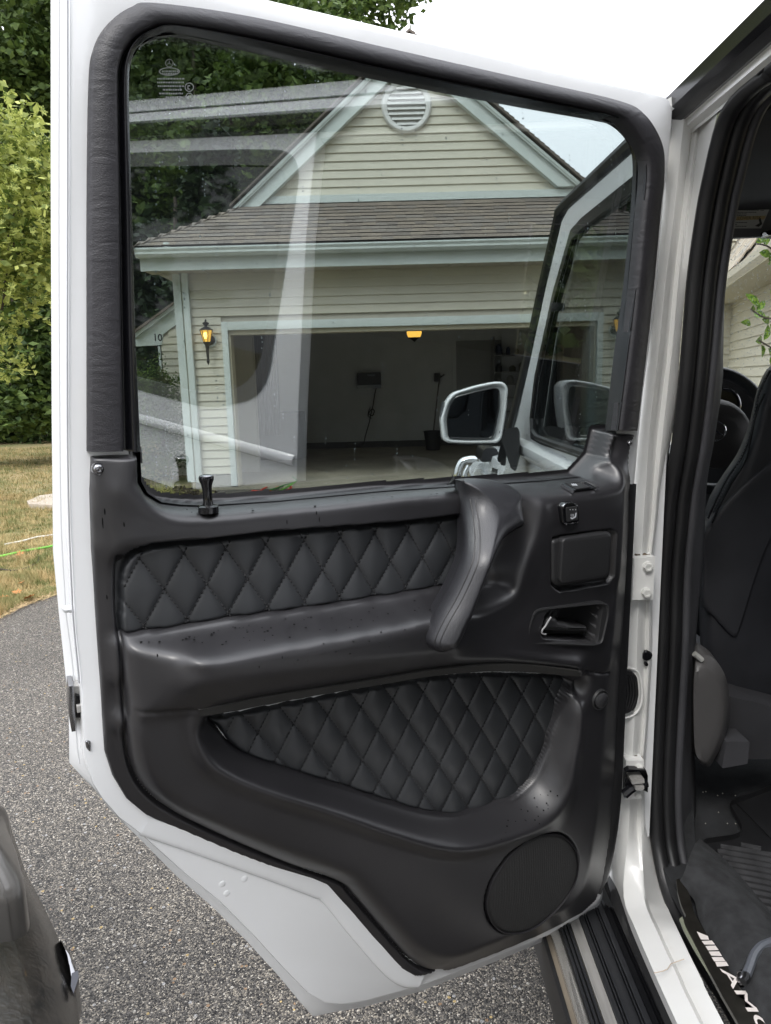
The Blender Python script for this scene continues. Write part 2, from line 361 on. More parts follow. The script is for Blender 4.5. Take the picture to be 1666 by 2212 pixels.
# ---- window pane
VPB, VPT = -.50, .0; SLP_ = .036/(VPT-VPB); NP = NN-EV*SLP_; NP /= np.linalg.norm(NP); PP0 = DW(0, VPB, -.042)
def PG(p, h=0.): return onp(p, PP0+NP*h, NP)
pane = prism('window_pane', [PG(q) for q in GKEY], -NP*.004, glass('tinted_glass', (.735, .78, .775), .18), DOOR)
# water drops in short vertical runs on the pane
mb = MB(); rg = np.random.default_rng(3)
def drop(mb, c, n, r, fl=.45, el=1.):
    a = np.cross(n, V3(0, 0, 1)); a /= np.linalg.norm(a); b = np.cross(n, a); V = []
    for rr, h in ((1, 0), (.8, .5), (.35, .9)):
        for j in range(6): th = j*pi/3; V.append(c+a*rr*r*cos(th)+b*rr*r*el*sin(th)+n*h*r*fl)
    mb.add(V, grid_faces(3, 6, True)+[tuple(range(12, 18))])
for k in range(150):
    x = rg.uniform(300, 1350); y = rg.uniform(120, 1060)
    n_ = rg.integers(1, 5)
    for j in range(n_):
        q = (x+rg.normal(0, 1), y+j*rg.uniform(8, 14))
        if pip(np.array([q[0]]), np.array([q[1]]), np.array(GKEY))[0]: drop(mb, PG(q, -.0039), -NP, rg.uniform(.0005, .0011), .5, rg.uniform(1, 1.5))
mb.build('rain_drops', mat('water_drop', (.5, .53, .55), .05, spec=1.), DOOR, True, 'stuff')
# etched glass marking (emblem ring and rows of small print)
M_ETCH = mat('etched_print', (.30, .32, .31), .6)
mk_ = MB()
def etch(px, w=-.0172): mk_.add([PG(p, .0006) for p in px], [tuple(range(len(px)))])
def etch_ring(cx, cy, r, t=2):
    for k in range(20):
        a0, a1 = 2*pi*k/20, 2*pi*(k+1)/20; etch([(cx+r*cos(a0), cy+r*sin(a0)), (cx+r*cos(a1), cy+r*sin(a1)), (cx+(r-t)*cos(a1), cy+(r-t)*sin(a1)), (cx+(r-t)*cos(a0), cy+(r-t)*sin(a0))])
etch_ring(366, 136, 9, 1.6)
for a in (-pi/2, pi/6, 5*pi/6): etch([(366+1*cos(a+1.6), 136+sin(a+1.6)), (366+8*cos(a), 136+8*sin(a)), (366-1*cos(a+1.6), 136-sin(a+1.6))])
for k in range(20):
    a0, a1 = 2*pi*k/20, 2*pi*(k+1)/20; etch([(366+23*cos(a0), 154+9*sin(a0)), (366+23*cos(a1), 154+9*sin(a1)), (366+20*cos(a1), 154+7*sin(a1)), (366+20*cos(a0), 154+7*sin(a0))])
etch_ring(409, 188, 10, 2); etch_ring(409, 208, 8, 2)
for r_, (x0, x1, y) in enumerate([(350, 382, 152), (350, 382, 157), (340, 396, 168), (340, 396, 176), (341, 394, 184), (352, 394, 192), (344, 396, 200), (358, 384, 208)]):
    x = x0
    while x < x1:
        l_ = rg.uniform(2, 6); etch([(x, y), (x+l_, y), (x+l_, y+3.4), (x, y+3.4)]); x += l_+1.2
etch([(405, 184), (411, 184), (411, 186), (407, 186), (407, 191), (411, 191), (411, 193), (405, 193)])
mk_.build('glass_marking', M_ETCH, DOOR)

# ---- sculpted lower trim: height field solved from traced feature lines
U0, U1, VA, VB, ST = -.02, .86, -1.30, -.30, .002
nu, nv = int((U1-U0)/ST)+1, int((VB-VA)/ST)+1
GU, GV = np.meshgrid(U0+ST*np.arange(nu), VA+ST*np.arange(nv))
TRIM = [(188, 978), (185, 1066), (189, 1196), (200, 1376), (207, 1466), (215, 1596), (217, 1629), (235, 1684), (265, 1734), (310, 1771), (400, 1809), (500, 1851), (600, 1889), (700, 1924), (725, 1949), (833, 2071), (863, 2101), (893, 2114), (908, 2113), (983, 2093), (1083, 2055), (1183, 2012), (1258, 1972), (1288, 1944), (1303, 1900), (1318, 1800), (1326, 1700), (1330, 1620), (1333, 1566), (1340, 1432), (1350, 1290), (1357, 1150), (1358, 1052), (1349, 1010), (1362, 960), (1375, 932),
        (1340, 931), (1316, 931), (1303, 985), (1263, 1028), (1183, 1037), (1033, 1047), (833, 1060), (600, 1082), (440, 1092), (390, 1090), (350, 1085), (320, 1067), (304, 1040), (302, 976)]
QU = [(260, 1370), (256, 1300), (256, 1250), (262, 1218), (280, 1194), (305, 1181), (330, 1174), (380, 1168), (500, 1156), (600, 1145), (833, 1127), (960, 1114), (1060, 1104), (1040, 1200), (990, 1266), (953, 1272), (833, 1292), (665, 1318), (500, 1340), (380, 1360), (320, 1368)]
QL = [(436, 1546), (500, 1536), (600, 1517), (833, 1474), (933, 1458), (1033, 1450), (1133, 1451), (1221, 1459), (1212, 1500), (1190, 1576), (1180, 1619), (1160, 1672), (1136, 1702), (1108, 1722), (1060, 1742), (1008, 1757), (958, 1762), (898, 1752), (833, 1733), (750, 1706), (650, 1676), (575, 1652), (525, 1633), (490, 1608), (465, 1575)]
LIP = [(426, 1530), (425, 1566), (432, 1604), (446, 1640), (468, 1664), (500, 1681), (550, 1702), (600, 1721), (725, 1760), (833, 1800), (898, 1820), (958, 1836), (1008, 1839), (1058, 1830), (1133, 1806), (1183, 1782), (1213, 1752), (1233, 1709), (1243, 1649), (1253, 1599), (1260, 1516), (1263, 1456)]
GROOVE = [(254, 1200), (254, 1300), (258, 1386), (267, 1516), (272, 1610), (290, 1676), (328, 1724), (380, 1759), (450, 1794), (550, 1839), (650, 1879), (735, 1909), (756, 1930), (833, 2019), (883, 2074), (918, 2096), (955, 2098)]
FLOOR = [(1052, 1120), (1080, 1112), (1094, 1125), (1090, 1155), (1076, 1190), (1052, 1222), (1030, 1238), (1012, 1236), (1020, 1210), (1040, 1160)]
feats = [
 (TRIM[:17], .004), (TRIM[17:33], .010),
 ([(205, 1200), (218, 1376), (232, 1600), (255, 1680), (290, 1725), (400, 1782), (600, 1862), (715, 1900), (820, 2020), (890, 2094)], .008), (GROOVE, .007),
 ([(262, 1386), (274, 1516), (280, 1610), (298, 1670), (334, 1716), (384, 1750), (454, 1785), (554, 1829), (654, 1868), (742, 1898), (764, 1920), (840, 2008), (900, 2070), (960, 2086)], .026),
 ([(298, 1580), (300, 1600), (320, 1665), (360, 1715), (450, 1768), (600, 1828), (750, 1885), (800, 1930), (900, 2040), (980, 2068), (1083, 2030), (1180, 1985), (1250, 1940), (1275, 1850), (1295, 1700), (1305, 1560), (1308, 1480)], .040),
 # window ledge
 ([(304, 1040), (320, 1067), (350, 1085), (390, 1090), (440, 1092), (600, 1082), (833, 1060), (1033, 1047), (1183, 1037), (1263, 1028), (1303, 985), (1316, 931)], .000),
 ([(284, 980), (286, 1020), (302, 1060), (340, 1096), (382, 1113), (450, 1113), (600, 1099), (763, 1084), (893, 1071), (1036, 1060), (1100, 1060), (1176, 1072), (1240, 1066), (1300, 1061), (1350, 1052), (1349, 1030), (1335, 985), (1340, 935)], [.024, .027]+[.029]*7+[.030, .036, .044, .050, .052, .050, .044, .034, .022]),
 ([(215, 1000), (230, 1060), (238, 1150), (246, 1210), (268, 1182), (300, 1168), (380, 1154), (500, 1142), (600, 1131), (833, 1113), (1030, 1098)], [.016, .020, .023, .026, .028, .029, .030, .030, .030, .030, .032]),
 ([(250, 1060), (300, 1110), (340, 1140)], .027), ([(204, 985), (200, 1066), (206, 1196)], .014),

 # top shelf of the armrest
 ([(262, 1378), (320, 1376), (380, 1368), (500, 1348), (665, 1326), (833, 1300), (960, 1281), (1000, 1276), (1045, 1268), (1075, 1256)], .022),
 ([(270, 1391), (300, 1399), (350, 1405), (475, 1402), (600, 1387), (833, 1357), (938, 1333), (1000, 1324), (1034, 1324)], [.034, .042, .050, .064, .074, .083, .083, .078, .068]),
 ([(272, 1396), (282, 1420), (288, 1470), (292, 1540)], [.034, .038, .040, .040]), ([(350, 1440), (352, 1520)], [.054, .056]),
 (QL+QL[:1], .013), ([(257, 1360), (252, 1300), (252, 1250), (258, 1216), (277, 1190)], .018),
 ([(420, 1430), (600, 1410), (833, 1380), (1000, 1350)], .086), ([(420, 1480), (700, 1440), (1000, 1400)], .082),
 ([(300, 1540), (360, 1534), (430, 1522), (500, 1511), (600, 1492), (833, 1456), (933, 1438), (1083, 1426), (1233, 1438), (1262, 1445)], [.046, .052, .060]+[.066]*7),
 ([(300, 1553), (360, 1547), (420, 1540)], .043),
 (LIP, .058), ([(405, 1560), (412, 1612), (430, 1654), (460, 1684), (600, 1738), (725, 1778), (833, 1817), (898, 1838), (958, 1854), (1008, 1858), (1070, 1846), (1150, 1822), (1205, 1795), (1235, 1760), (1252, 1710), (1262, 1650), (1272, 1560), (1278, 1460)], .043),
 # right hand side
 ([(1035, 1323), (1073, 1308), (1103, 1288), (1123, 1258), (1140, 1206), (1160, 1156), (1180, 1084)], [.068, .064, .061, .059, .058, .056, .054]),
 ([(1200, 1120), (1180, 1200), (1160, 1270), (1120, 1330), (1080, 1360)], [.053, .053, .055, .058, .062]),
 ([(1338, 1260), (1342, 1200), (1348, 1080)], .050), ([(1260, 1100), (1330, 1100)], .053), ([(1080, 1400), (1200, 1415), (1310, 1405)], [.064, .057, .050]), ([(1330, 1290), (1318, 1440)], .046), ([(1300, 1480), (1290, 1700), (1270, 1880)], .040),

]
Z = np.full((nv, nu), np.nan); 
def rast(px, w, Z):
    ws_l = w if isinstance(w, list) else [w]*len(px)
    Q = resamp(smoothp([(*uv(p, a), a) for p, a in zip(px, ws_l)], 30*len(px)), .0008); P = Q
    j = np.clip(((P[:, 0]-U0)/ST).round().astype(int), 0, nu-1); i = np.clip(((P[:, 1]-VA)/ST).round().astype(int), 0, nv-1)
    Z[i, j] = Q[:, 2]
for px, w in feats: rast(px, w, Z)
_P = smoothp([uv(p, .02) for p in FLOOR], 80, True); Z[pip(GU, GV, _P)] = .020
def solve(Z):
    lv = [Z]
    while min(lv[-1].shape) > 24:
        z = lv[-1]; a, b = (z.shape[0]+1)//2, (z.shape[1]+1)//2; zz = np.full((a*2, b*2), np.nan); zz[:z.shape[0], :z.shape[1]] = z
        with np.errstate(all='ignore'):
            q = zz.reshape(a, 2, b, 2).transpose(0, 2, 1, 3).reshape(a, b, 4); cnt = (~np.isnan(q)).sum(2); s = np.nansum(q, 2)
            lv.append(np.where(cnt > 0, s/np.maximum(cnt, 1), np.nan))
    h = np.where(np.isnan(lv[-1]), np.nanmean(lv[-1]), lv[-1])
    for z in reversed(lv):
        if h.shape != z.shape: h = np.repeat(np.repeat(h, 2, 0), 2, 1)[:z.shape[0], :z.shape[1]]
        k = ~np.isnan(z); zv = np.where(k, z, 0)
        for _ in range(140):
            p = np.pad(h, 1, mode='edge'); h = .25*(p[:-2, 1:-1]+p[2:, 1:-1]+p[1:-1, :-2]+p[1:-1, 2:]); h = np.where(k, zv, h)
    return h
H = solve(Z)
def blur(h, n=1):
    for _ in range(n):
        p = np.pad(h, 1, mode='edge'); h = (p[:-2, 1:-1]+p[2:, 1:-1]+2*p[1:-1, 1:-1])/4; p = np.pad(h, 1, mode='edge'); h = (p[1:-1, :-2]+p[1:-1, 2:]+2*p[1:-1, 1:-1])/4
    return h
H = blur(H, 14)
def soft(m, n=1): return blur(m.astype(float), n)
def sdf(px, w, cl=True):
    """signed distance (negative inside) of every grid node to a traced outline"""
    P = smoothp([uv(p, w) for p in px], 8*len(px), True) if cl else np.array([uv(p, w) for p in px])
    d = np.full(GU.shape, 9.); mg = .03
    j0, j1 = [int(np.clip((x-U0)/ST, 0, nu)) for x in (P[:, 0].min()-mg, P[:, 0].max()+mg)]; i0, i1 = [int(np.clip((x-VA)/ST, 0, nv)) for x in (P[:, 1].min()-mg, P[:, 1].max()+mg)]
    X, Y = GU[i0:i1, j0:j1], GV[i0:i1, j0:j1]; q = np.full(X.shape, 9.)
    for a, b in zip(np.roll(P, 1, 0), P):
        ab = b-a; t = np.clip(((X-a[0])*ab[0]+(Y-a[1])*ab[1])/(ab@ab+1e-14), 0, 1); q = np.minimum(q, (X-a[0]-t*ab[0])**2+(Y-a[1]-t*ab[1])**2)
    d[i0:i1, j0:j1] = np.sqrt(q)*np.where(pip(X, Y, P), -1, 1); return d
def sstep(x): x = np.clip(x, 0, 1); return x*x*(3-2*x)
def pit(H, px, w, wp, off=0., wd=.0026):
    s = sstep(.5-(sdf(px, w)+off)/wd); return H*(1-s)+wp*s
H = pit(H, QU, .026, -.004, .0015); H = pit(H, QL, .014, -.004, .0015)
# groove line just inside the flat border
def pdist(px, w, wdt=.0016):
    P = resamp(smoothp([uv(p, w) for p in px], 8*len(px)), .006); q = np.full(GU.shape, 9.)
    for a, b in zip(P[:-1], P[1:]):
        ab = b-a; t = np.clip(((GU-a[0])*ab[0]+(GV-a[1])*ab[1])/(ab@ab+1e-14), 0, 1); q = np.minimum(q, (GU-a[0]-t*ab[0])**2+(GV-a[1]-t*ab[1])**2)
    return np.exp(-q/wdt**2)
H -= .013*pdist(GROOVE, .010, .0021)
gm = np.full((nv, nu), np.nan); rast([(302, 1547), (360, 1541), (424, 1531)], .05, gm); H -= .004*soft(~np.isnan(gm), 2)*1.6
# panel joint between armrest section and lower section at the right
gm = np.full((nv, nu), np.nan); rast([(1262, 1449), (1300, 1458), (1332, 1462)], .05, gm); H -= .003*soft(~np.isnan(gm), 1)*2
# ash tray recess, lever bowl, speaker seat
ASH = rnd([(1192, 1162), (1208, 1158), (1318, 1145), (1331, 1152), (1326, 1245), (1316, 1258), (1206, 1274), (1190, 1262)], 9)
BOWL = rnd([(1147, 1312), (1176, 1308), (1290, 1296), (1308, 1300), (1308, 1326), (1294, 1388), (1275, 1393), (1128, 1388), (1133, 1350)], [14, 5, 8, 12, 5, 12, 8, 10, 4])
CAV = rnd([(1172, 1322), (1192, 1312), (1282, 1303), (1296, 1306), (1284, 1384), (1276, 1386), (1164, 1376), (1160, 1366)], [10, 8, 8, 8, 6, 6, 8, 6])
SPK = [(833+x*.5, 1599.4+y*.5) for x, y in ((702, 405), (752, 410), (790, 435), (818, 475), (830, 520), (830, 565), (815, 620), (780, 680), (730, 738), (670, 790), (610, 824), (560, 833), (505, 826), (462, 790), (440, 735), (438, 685), (455, 620), (490, 555), (545, 485), (610, 430), (655, 411))]
H = pit(H, ASH, .05, .042, -.001); H = pit(H, CAV, .050, -.004, .002); H = pit(H, SPK, .042, .028, -.003)
# everything outside the traced edge dives behind the shell, so the edge is crisp
SD = sdf(TRIM, .006, False); sm = sstep(-(SD-.0005)/.0065); H = H*sm-.028*(1-sm); keep = SD < .008
idx = -np.ones((nv, nu), int); idx[keep] = np.arange(keep.sum())
VV = HT+EU*GU[keep][:, None]+EV*GV[keep][:, None]+NN*H[keep][:, None]
q = np.stack([idx[:-1, :-1], idx[:-1, 1:], idx[1:, 1:], idx[1:, :-1]], -1).reshape(-1, 4); q = q[(q >= 0).all(1)]
trim = mk('lower_trim_panel', VV, q, M_TRIM, DOOR, True, auto=False)
def hs(p, w=.04):
    a, b = uv(p, w); i = int((b-VA)/ST); j = int((a-U0)/ST); return H[min(max(i, 0), nv-1), min(max(j, 0), nu-1)]

# ---- quilted inserts
def quilt(name, poly, w, nodes, amp, label=None):
    A = np.array([[1, 0, i, 0, j, 0] for (_, i, j) in nodes for _r in (0,)]); 
    P = np.array([uv(p, w) for (p, i, j) in nodes]); M_ = np.array([[1, i, j, i*i*.5, j*j*.5, i*j] for (_, i, j) in nodes], float)
    if len(nodes) < 12: M_ = M_[:, :3]
    cu = np.linalg.lstsq(M_, P, rcond=None)[0]
    B = cu[1:3]; Bi = np.linalg.inv(B)
    st = .0016; bd = smoothp([uv(p, w) for p in poly], 14*len(poly), True)
    bd2 = inset(bd, -.006); u0, v0 = bd2.min(0); u1, v1 = bd2.max(0)
    X, Y = np.meshgrid(np.arange(u0, u1, st), np.arange(v0, v1, st)); k = pip(X, Y, bd2)
    PQ = np.stack([X-cu[0][0], Y-cu[0][1]], -1)@Bi
    if M_.shape[1] > 3:
        for _ in range(4):
            p_, q_ = PQ[..., 0], PQ[..., 1]
            res = np.stack([X, Y], -1)-(cu[0]+p_[..., None]*cu[1]+q_[..., None]*cu[2]+(.5*p_*p_)[..., None]*cu[3]+(.5*q_*q_)[..., None]*cu[4]+(p_*q_)[..., None]*cu[5])
            PQ = PQ+res@Bi
    s = np.abs(np.sin(pi*PQ[..., 0])*np.sin(pi*PQ[..., 1])); 
    din = pip(X, Y, inset(bd, .004)).astype(float); din = blur(din, 2)
    Hq = w+amp*(s**.34)*(.35+.65*din)-.010*(1-din)
    ii = -np.ones(X.shape, int); ii[k] = np.arange(k.sum())
    V = HT+EU*X[k][:, None]+EV*Y[k][:, None]+NN*Hq[k][:, None]
    qd = np.stack([ii[:-1, :-1], ii[:-1, 1:], ii[1:, 1:], ii[1:, :-1]], -1).reshape(-1, 4); qd = qd[(qd >= 0).all(1)]
    o = mk(name, V, qd, M_LEA, DOOR, True, auto=False)
    # stitches along both families of seams
    mb = MB(); f = lambda p_, q_: (cu[0]+p_*cu[1]+q_*cu[2]+((.5*p_*p_)*cu[3]+(.5*q_*q_)*cu[4]+(p_*q_)*cu[5] if M_.shape[1] > 3 else 0))
    lo, hi = -14, 18; inb = inset(bd, .003)
    for fam in (0, 1):
        for k_ in range(lo, hi):
            T = np.arange(lo, hi, .02); L = np.array([f(k_, t) if fam == 0 else f(t, k_) for t in T]); L = resamp(L, .0052)
            ok = pip(L[:, 0], L[:, 1], inb)
            for a in range(len(L)-1):
                if ok[a] and ok[a+1]:
                    d = L[a+1]-L[a]; p0, p1 = L[a]+.14*d, L[a]+.80*d
                    c = [DW(*p0, w+.0010), DW(*((p0+p1)/2), w+.0024), DW(*p1, w+.0010)]
                    mb.tube(c, [.0006, .00095, .0006], 4)
    mb.build('stitching', mat('dark_thread', (.010, .010, .011), .8), o, True, 'stuff'); return o
q1 = lambda x, y: (233.2+.26*x, 1099.6+.26*y); q2 = lambda x, y: (633.1+.26*x, 1032.9+.26*y); q3 = lambda x, y: (399.8+.26*x, 1432.8+.26*y); q4 = lambda x, y: (799.7+.28*x, 1419.4+.28*y)
nd = []
top = [q1(250, 405), q1(632, 362), q1(978, 330), q1(1310, 290), q1(1630, 258), q2(388, 480), q2(672, 458), q2(943, 425), q2(1208, 405), q2(1462, 370)]
mid = [q1(462, 668), q1(822, 622), q1(1155, 582), q1(1480, 537), q2(242, 750), q2(530, 715), q2(805, 685), q2(1068, 655), q2(1325, 620)]
bot = [q1(295, 965), q1(655, 910), q1(995, 860), q1(1325, 812), q2(90, 1010), q2(380, 980), q2(660, 940), q2(930, 900), q2(1190, 860)]
nd += [(p, i, -i) for i, p in enumerate(top)]+[(p, i+1, -i) for i, p in enumerate(mid)]+[(p, i+1, -i+1) for i, p in enumerate(bot)]
quilt('upper_quilted_insert', QU, .014, nd, .0052)
# lower lattice: row r shifts half a cell; (row, column-in-row) -> (a,b)
rows = {0: [(0, q3(592, 575)), (1, q3(898, 500)), (2, q3(1190, 430)), (3, q3(1460, 365)), (4, q4(170, 325)), (5, q4(405, 260)), (6, q4(635, 215)), (7, q4(850, 175))],
        1: [(0, q3(757, 770)), (1, q3(1050, 690)), (2, q3(1337, 610)), (3, q3(1598, 545)), (4, q4(290, 500)), (5, q4(525, 440)), (6, q4(745, 385)), (7, q4(962, 335)), (8, q4(1165, 285)), (9, q4(1370, 238))],
        2: [(1, q3(1200, 885)), (2, q3(1472, 805)), (3, q4(180, 728)), (4, q4(410, 670)), (5, q4(635, 605)), (6, q4(855, 548)), (7, q4(1060, 500)), (8, q4(1270, 450))],
        3: [(2, q3(1610, 985)), (3, q4(300, 895)), (4, q4(525, 835)), (5, q4(745, 770)), (6, q4(955, 715)), (7, q4(1162, 670))],
        4: [(4, q4(635, 990)), (5, q4(850, 925)), (6, q4(1062, 875)), (7, q4(1265, 815))]}
nd = []
for r, L in rows.items():
    for c, p in L: nd.append((p, c+r, -c))
quilt('lower_quilted_insert', QL, .004, nd, .0058)

# ---- elastic strip along the top of the map pocket
e0 = smoothp([uv(p, .056) for p in [(426, 1530), (500, 1517), (600, 1498), (833, 1462), (933, 1445), (1033, 1436), (1083, 1433), (1133, 1433), (1233, 1445), (1252, 1449)]], 80)
e1 = smoothp([uv(p, .050) for p in [(434, 1547), (500, 1536), (600, 1516), (833, 1476), (933, 1460), (1033, 1451), (1083, 1450), (1133, 1451), (1221, 1459), (1250, 1461)]], 80)
loft('pocket_band', rings([(e0, .02), (e0, .056), (mixr(e0, e1, .1), .058), (mixr(e0, e1, .9), .054), (e1, .051), (e1, .02)]), mat('woven_band', (.030, .029, .027), .8, bump=.6, bscale=900, dist=.001, var=.1), DOOR)

# ---- grab handle
HB = [(1052, 1057), (1058, 1085), (1054, 1118), (1042, 1152), (1024, 1192), (1008, 1228), (992, 1264), (976, 1296), (956, 1330), (940, 1362), (932, 1386), (936, 1402), (950, 1412), (968, 1409), (984, 1398), (998, 1376), (1008, 1352), (1020, 1328), (1034, 1290), (1046, 1256), (1060, 1222), (1078, 1194), (1104, 1168), (1135, 1152), (1155, 1142), (1166, 1115), (1177, 1085), (1174, 1070), (1158, 1060), (1128, 1051), (1083, 1047), (1052, 1050)]
def handle():
    P = smoothp([uv(p, .098) for p in HB], 160, True)
    u0, v0 = P.min(0)-.004; u1, v1 = P.max(0)+.004; st = .0015
    X, Y = np.meshgrid(np.arange(u0, u1, st), np.arange(v0, v1, st)); k = pip(X, Y, P)
    pts = np.stack([X[k], Y[k]], 1); dd = np.full(len(pts), 9.)
    for i in range(len(P)):
        a, b = P[i-1], P[i]; ab = b-a; t = np.clip(((pts-a)@ab)/(ab@ab+1e-12), 0, 1); dd = np.minimum(dd, np.linalg.norm(pts-a-t[:, None]*ab, axis=1))
    R_ = .030; t = np.clip(dd/R_, 0, 1); 
    va, vb = uv((1000, 1230), .098)[1], uv((1100, 1060), .08)[1]; DEP = lambda v: .120-.050*sstep((v-va)/(vb-va))
    dep = DEP(pts[:, 1])
    hh = dep-.034+.034*np.sqrt(1-(1-t)**2)
    Hh = np.zeros(X.shape); Hh[k] = hh
    ii = -np.ones(X.shape, int); ii[k] = np.arange(k.sum())
    V = list(HT+EU*X[k][:, None]+EV*Y[k][:, None]+NN*hh[:, None])
    qd = np.stack([ii[:-1, :-1], ii[:-1, 1:], ii[1:, 1:], ii[1:, :-1]], -1).reshape(-1, 4); qd = qd[(qd >= 0).all(1)]
    mb = MB(); mb.add(V, [tuple(x) for x in qd])
    dP = DEP(P[:, 1])
    Q = inset(P, .0012)
    f0 = .034*sqrt(1-(1-.0025/R_)**2)-.0005
    cs = [np.array([DW(*b_, max(.006, d_-.034+f)) for b_, d_ in zip(inset(P, o_), dP)]) for o_, f in ((.0025, f0), (.0008, f0*.6), (0., .0), (.001, -.006), (.004, -.012), (.008, -.020), (.012, -.034))]
    mb.add(np.vstack(cs), grid_faces(7, len(P), True))
    hd = fixn(mk('grab_handle', mb.V, mb.F, M_HANDLE, DOOR, True, auto=False))
    for off_ in (.0030, .0062):
        Qs = inset(P, off_)[6:64]; tt = min(1, off_/R_); L = [DW(*b_, DEP(b_[1])-.034+.034*sqrt(1-(1-tt)**2)+.0001) for b_ in Qs]
        tube('seam', smoothp(L[::4], 60), .0008, M_RUB, hd, 5)
    return hd
handle()

def SURF(p, h=0.):
    w_ = .05
    for _ in range(30): w_ = .5*w_+.5*hs(p, w_)
    return D(p, w_)+NN*h
def SW(p): return float((SURF(p)-HT)@NN)
# ---- small fittings of the door
dpad('ashtray_cover', rnd([(1194, 1168), (1210, 1164), (1318, 1148), (1324, 1156), (1318, 1242), (1308, 1252), (1206, 1268), (1193, 1258)], 8), .036, .056, M_PLA, DOOR, .005)
dpad('ashtray_lid', rnd([(1216, 1170), (1222, 1163), (1314, 1150), (1321, 1158), (1315, 1240), (1308, 1248), (1216, 1262), (1210, 1254)], 6), .050, .0625, M_PLA, DOOR, .0025)
b0_ = SW((1234, 1110))
sw = dpad('seat_heater_switch', rnd([(1213, 1094), (1221, 1086), (1241, 1084), (1251, 1090), (1253, 1128), (1245, 1134), (1223, 1136), (1216, 1129)], 7), b0_-.006, b0_+.0065, M_PIANO, DOOR, .003)
dpad('chrome_edge', rnd([(1216, 1094), (1222, 1088), (1241, 1086), (1249, 1090), (1240, 1092), (1224, 1094), (1219, 1099)], 2), b0_, b0_+.0078, M_CHROMED, sw, .0012)
dpad('chrome_edge', rnd([(1220, 1130), (1250, 1127), (1248, 1131), (1243, 1134), (1225, 1136)], 2), b0_, b0_+.0078, M_CHROMED, sw, .0012)
dpad('switch_key', rnd([(1224, 1096), (1248, 1093), (1250, 1124), (1226, 1128)], 3), b0_, b0_+.0084, M_PLA, sw, .001)
M_ICON = mat('pale_print', (.55, .57, .6), .5)
ic = MB()
def icon(px): P = [D(p, b0_+.0088) for p in px]; ic.add(P, [tuple(range(len(P)))])
for x in (1231, 1237, 1243): icon([(x, 1100), (x+1.8, 1099.8), (x+1.8, 1101.8), (x, 1102)])
icon([(1243.5, 1108), (1246.5, 1107.5), (1244.5, 1117.5), (1236, 1122), (1232, 1119), (1233, 1117), (1237, 1118.5), (1242, 1115.5)])
for k in range(3): icon([(1234+k*2.6, 1116), (1233+k*2.6, 1112.5), (1234.3+k*2.6, 1110), (1235.3+k*2.6, 1110), (1234+k*2.6, 1112.5), (1235+k*2.6, 1116)])
ic.build('seat_icon', M_ICON, sw)
# window switch lying on the ledge
_c = [SURF(p) for p in [(1215, 1044), (1262, 1041), (1290, 1054), (1240, 1060)]]; _n = np.cross(_c[1]-_c[3], _c[2]-_c[0]); _n /= np.linalg.norm(_n); _n = _n if _n[2] > 0 else -_n; _m = np.mean(_c, 0)
def ledge_pad(name, px, h0, h1, m, parent):
    a = np.array([onp(p, _m+_n*h1, _n) for p in px]); return loft(name, [a-_n*(h1-h0), a], m, parent, closed=True, caps=True, smooth=False)
ws = ledge_pad('window_switch', rnd([(1214, 1044), (1264, 1040), (1294, 1053), (1240, 1060)], 2), -.006, .0022, M_PIANO, DOOR)
ledge_pad('switch_rocker', [(1222, 1044.5), (1254, 1042), (1276, 1052), (1246, 1056)], .001, .0036, M_PLA, ws)
ledge_pad('chrome_edge', [(1213, 1045), (1217, 1043.5), (1243, 1057), (1240, 1060)], .0, .0045, M_CHROMED, ws)
ledge_pad('chrome_edge', [(1264, 1040), (1268, 1040), (1294, 1052), (1290, 1054)], .0, .0045, M_CHROMED, ws)
for k in range(3): ledge_pad('print_bar', [(1234+k*4, 1045), (1236+k*4, 1044.9), (1240+k*4, 1048.5), (1238+k*4, 1048.6)], .0034, .0039, M_ICON, ws)
# lever bowl and lever
P0 = [uv(p, .050) for p in BOWL]; P1 = [uv(p, .050) for p in CAV]
def rp(P, n): return resamp(np.vstack([P, P[:1]]), 1e-4)[::1] if n is None else np.array([resamp(np.array(P), 1e-5, True)[int(i)] for i in np.linspace(0, len(resamp(np.array(P), 1e-5, True))-1, n, endpoint=False)])
B0 = rp(P0, 60); C0 = rp(P1, 60)
k0 = np.argmin(np.linalg.norm(C0-B0[0], axis=1)); C0 = np.roll(C0, -k0, axis=0)
bz = loft('lever_bezel', rings([(B0, .048), (inset(B0, .0005), .0585), (inset(B0, .0025), .0592), (inset(B0, .004), .0572), (inset(C0, -.001), .0562), (C0, .053), (inset(C0, .002), .03), (inset(C0, .004), .012), (inset(C0, .008), .006)]), M_PLA, DOOR, closed=True)
prism('bowl_floor', [DW(*p, .008) for p in inset(C0, .004)], -NN*.004, M_PLA, bz)
lv = dpad('door_lever', rnd([(1176, 1358), (1184, 1338), (1192, 1332), (1204, 1336), (1206, 1342), (1214, 1346), (1222, 1345), (1240, 1352), (1272, 1354), (1268, 1366), (1180, 1364)], 4), .022, .055, M_PLA, bz, .006)
tube('chrome_line', [DW(*uv(p, .060), .060) for p in smoothp([(1191, 1333), (1186, 1340), (1179, 1352), (1172, 1361), (1171, 1367), (1176, 1370), (1180, 1370)], 24)], .0012, mat('satin_bright', (.6, .6, .61), .3, .6), lv)
dpad('lever_pivot', rnd([(1184, 1331), (1196, 1314), (1212, 1311), (1207, 1336), (1196, 1334)], 3), .01, .046, M_PLA, bz, .003)
dpad('lever_fin', rnd([(1178, 1365), (1200, 1356), (1212, 1346), (1226, 1350), (1244, 1358), (1270, 1358), (1266, 1371), (1184, 1371)], 3), .01, .040, M_PLA, bz, .004)
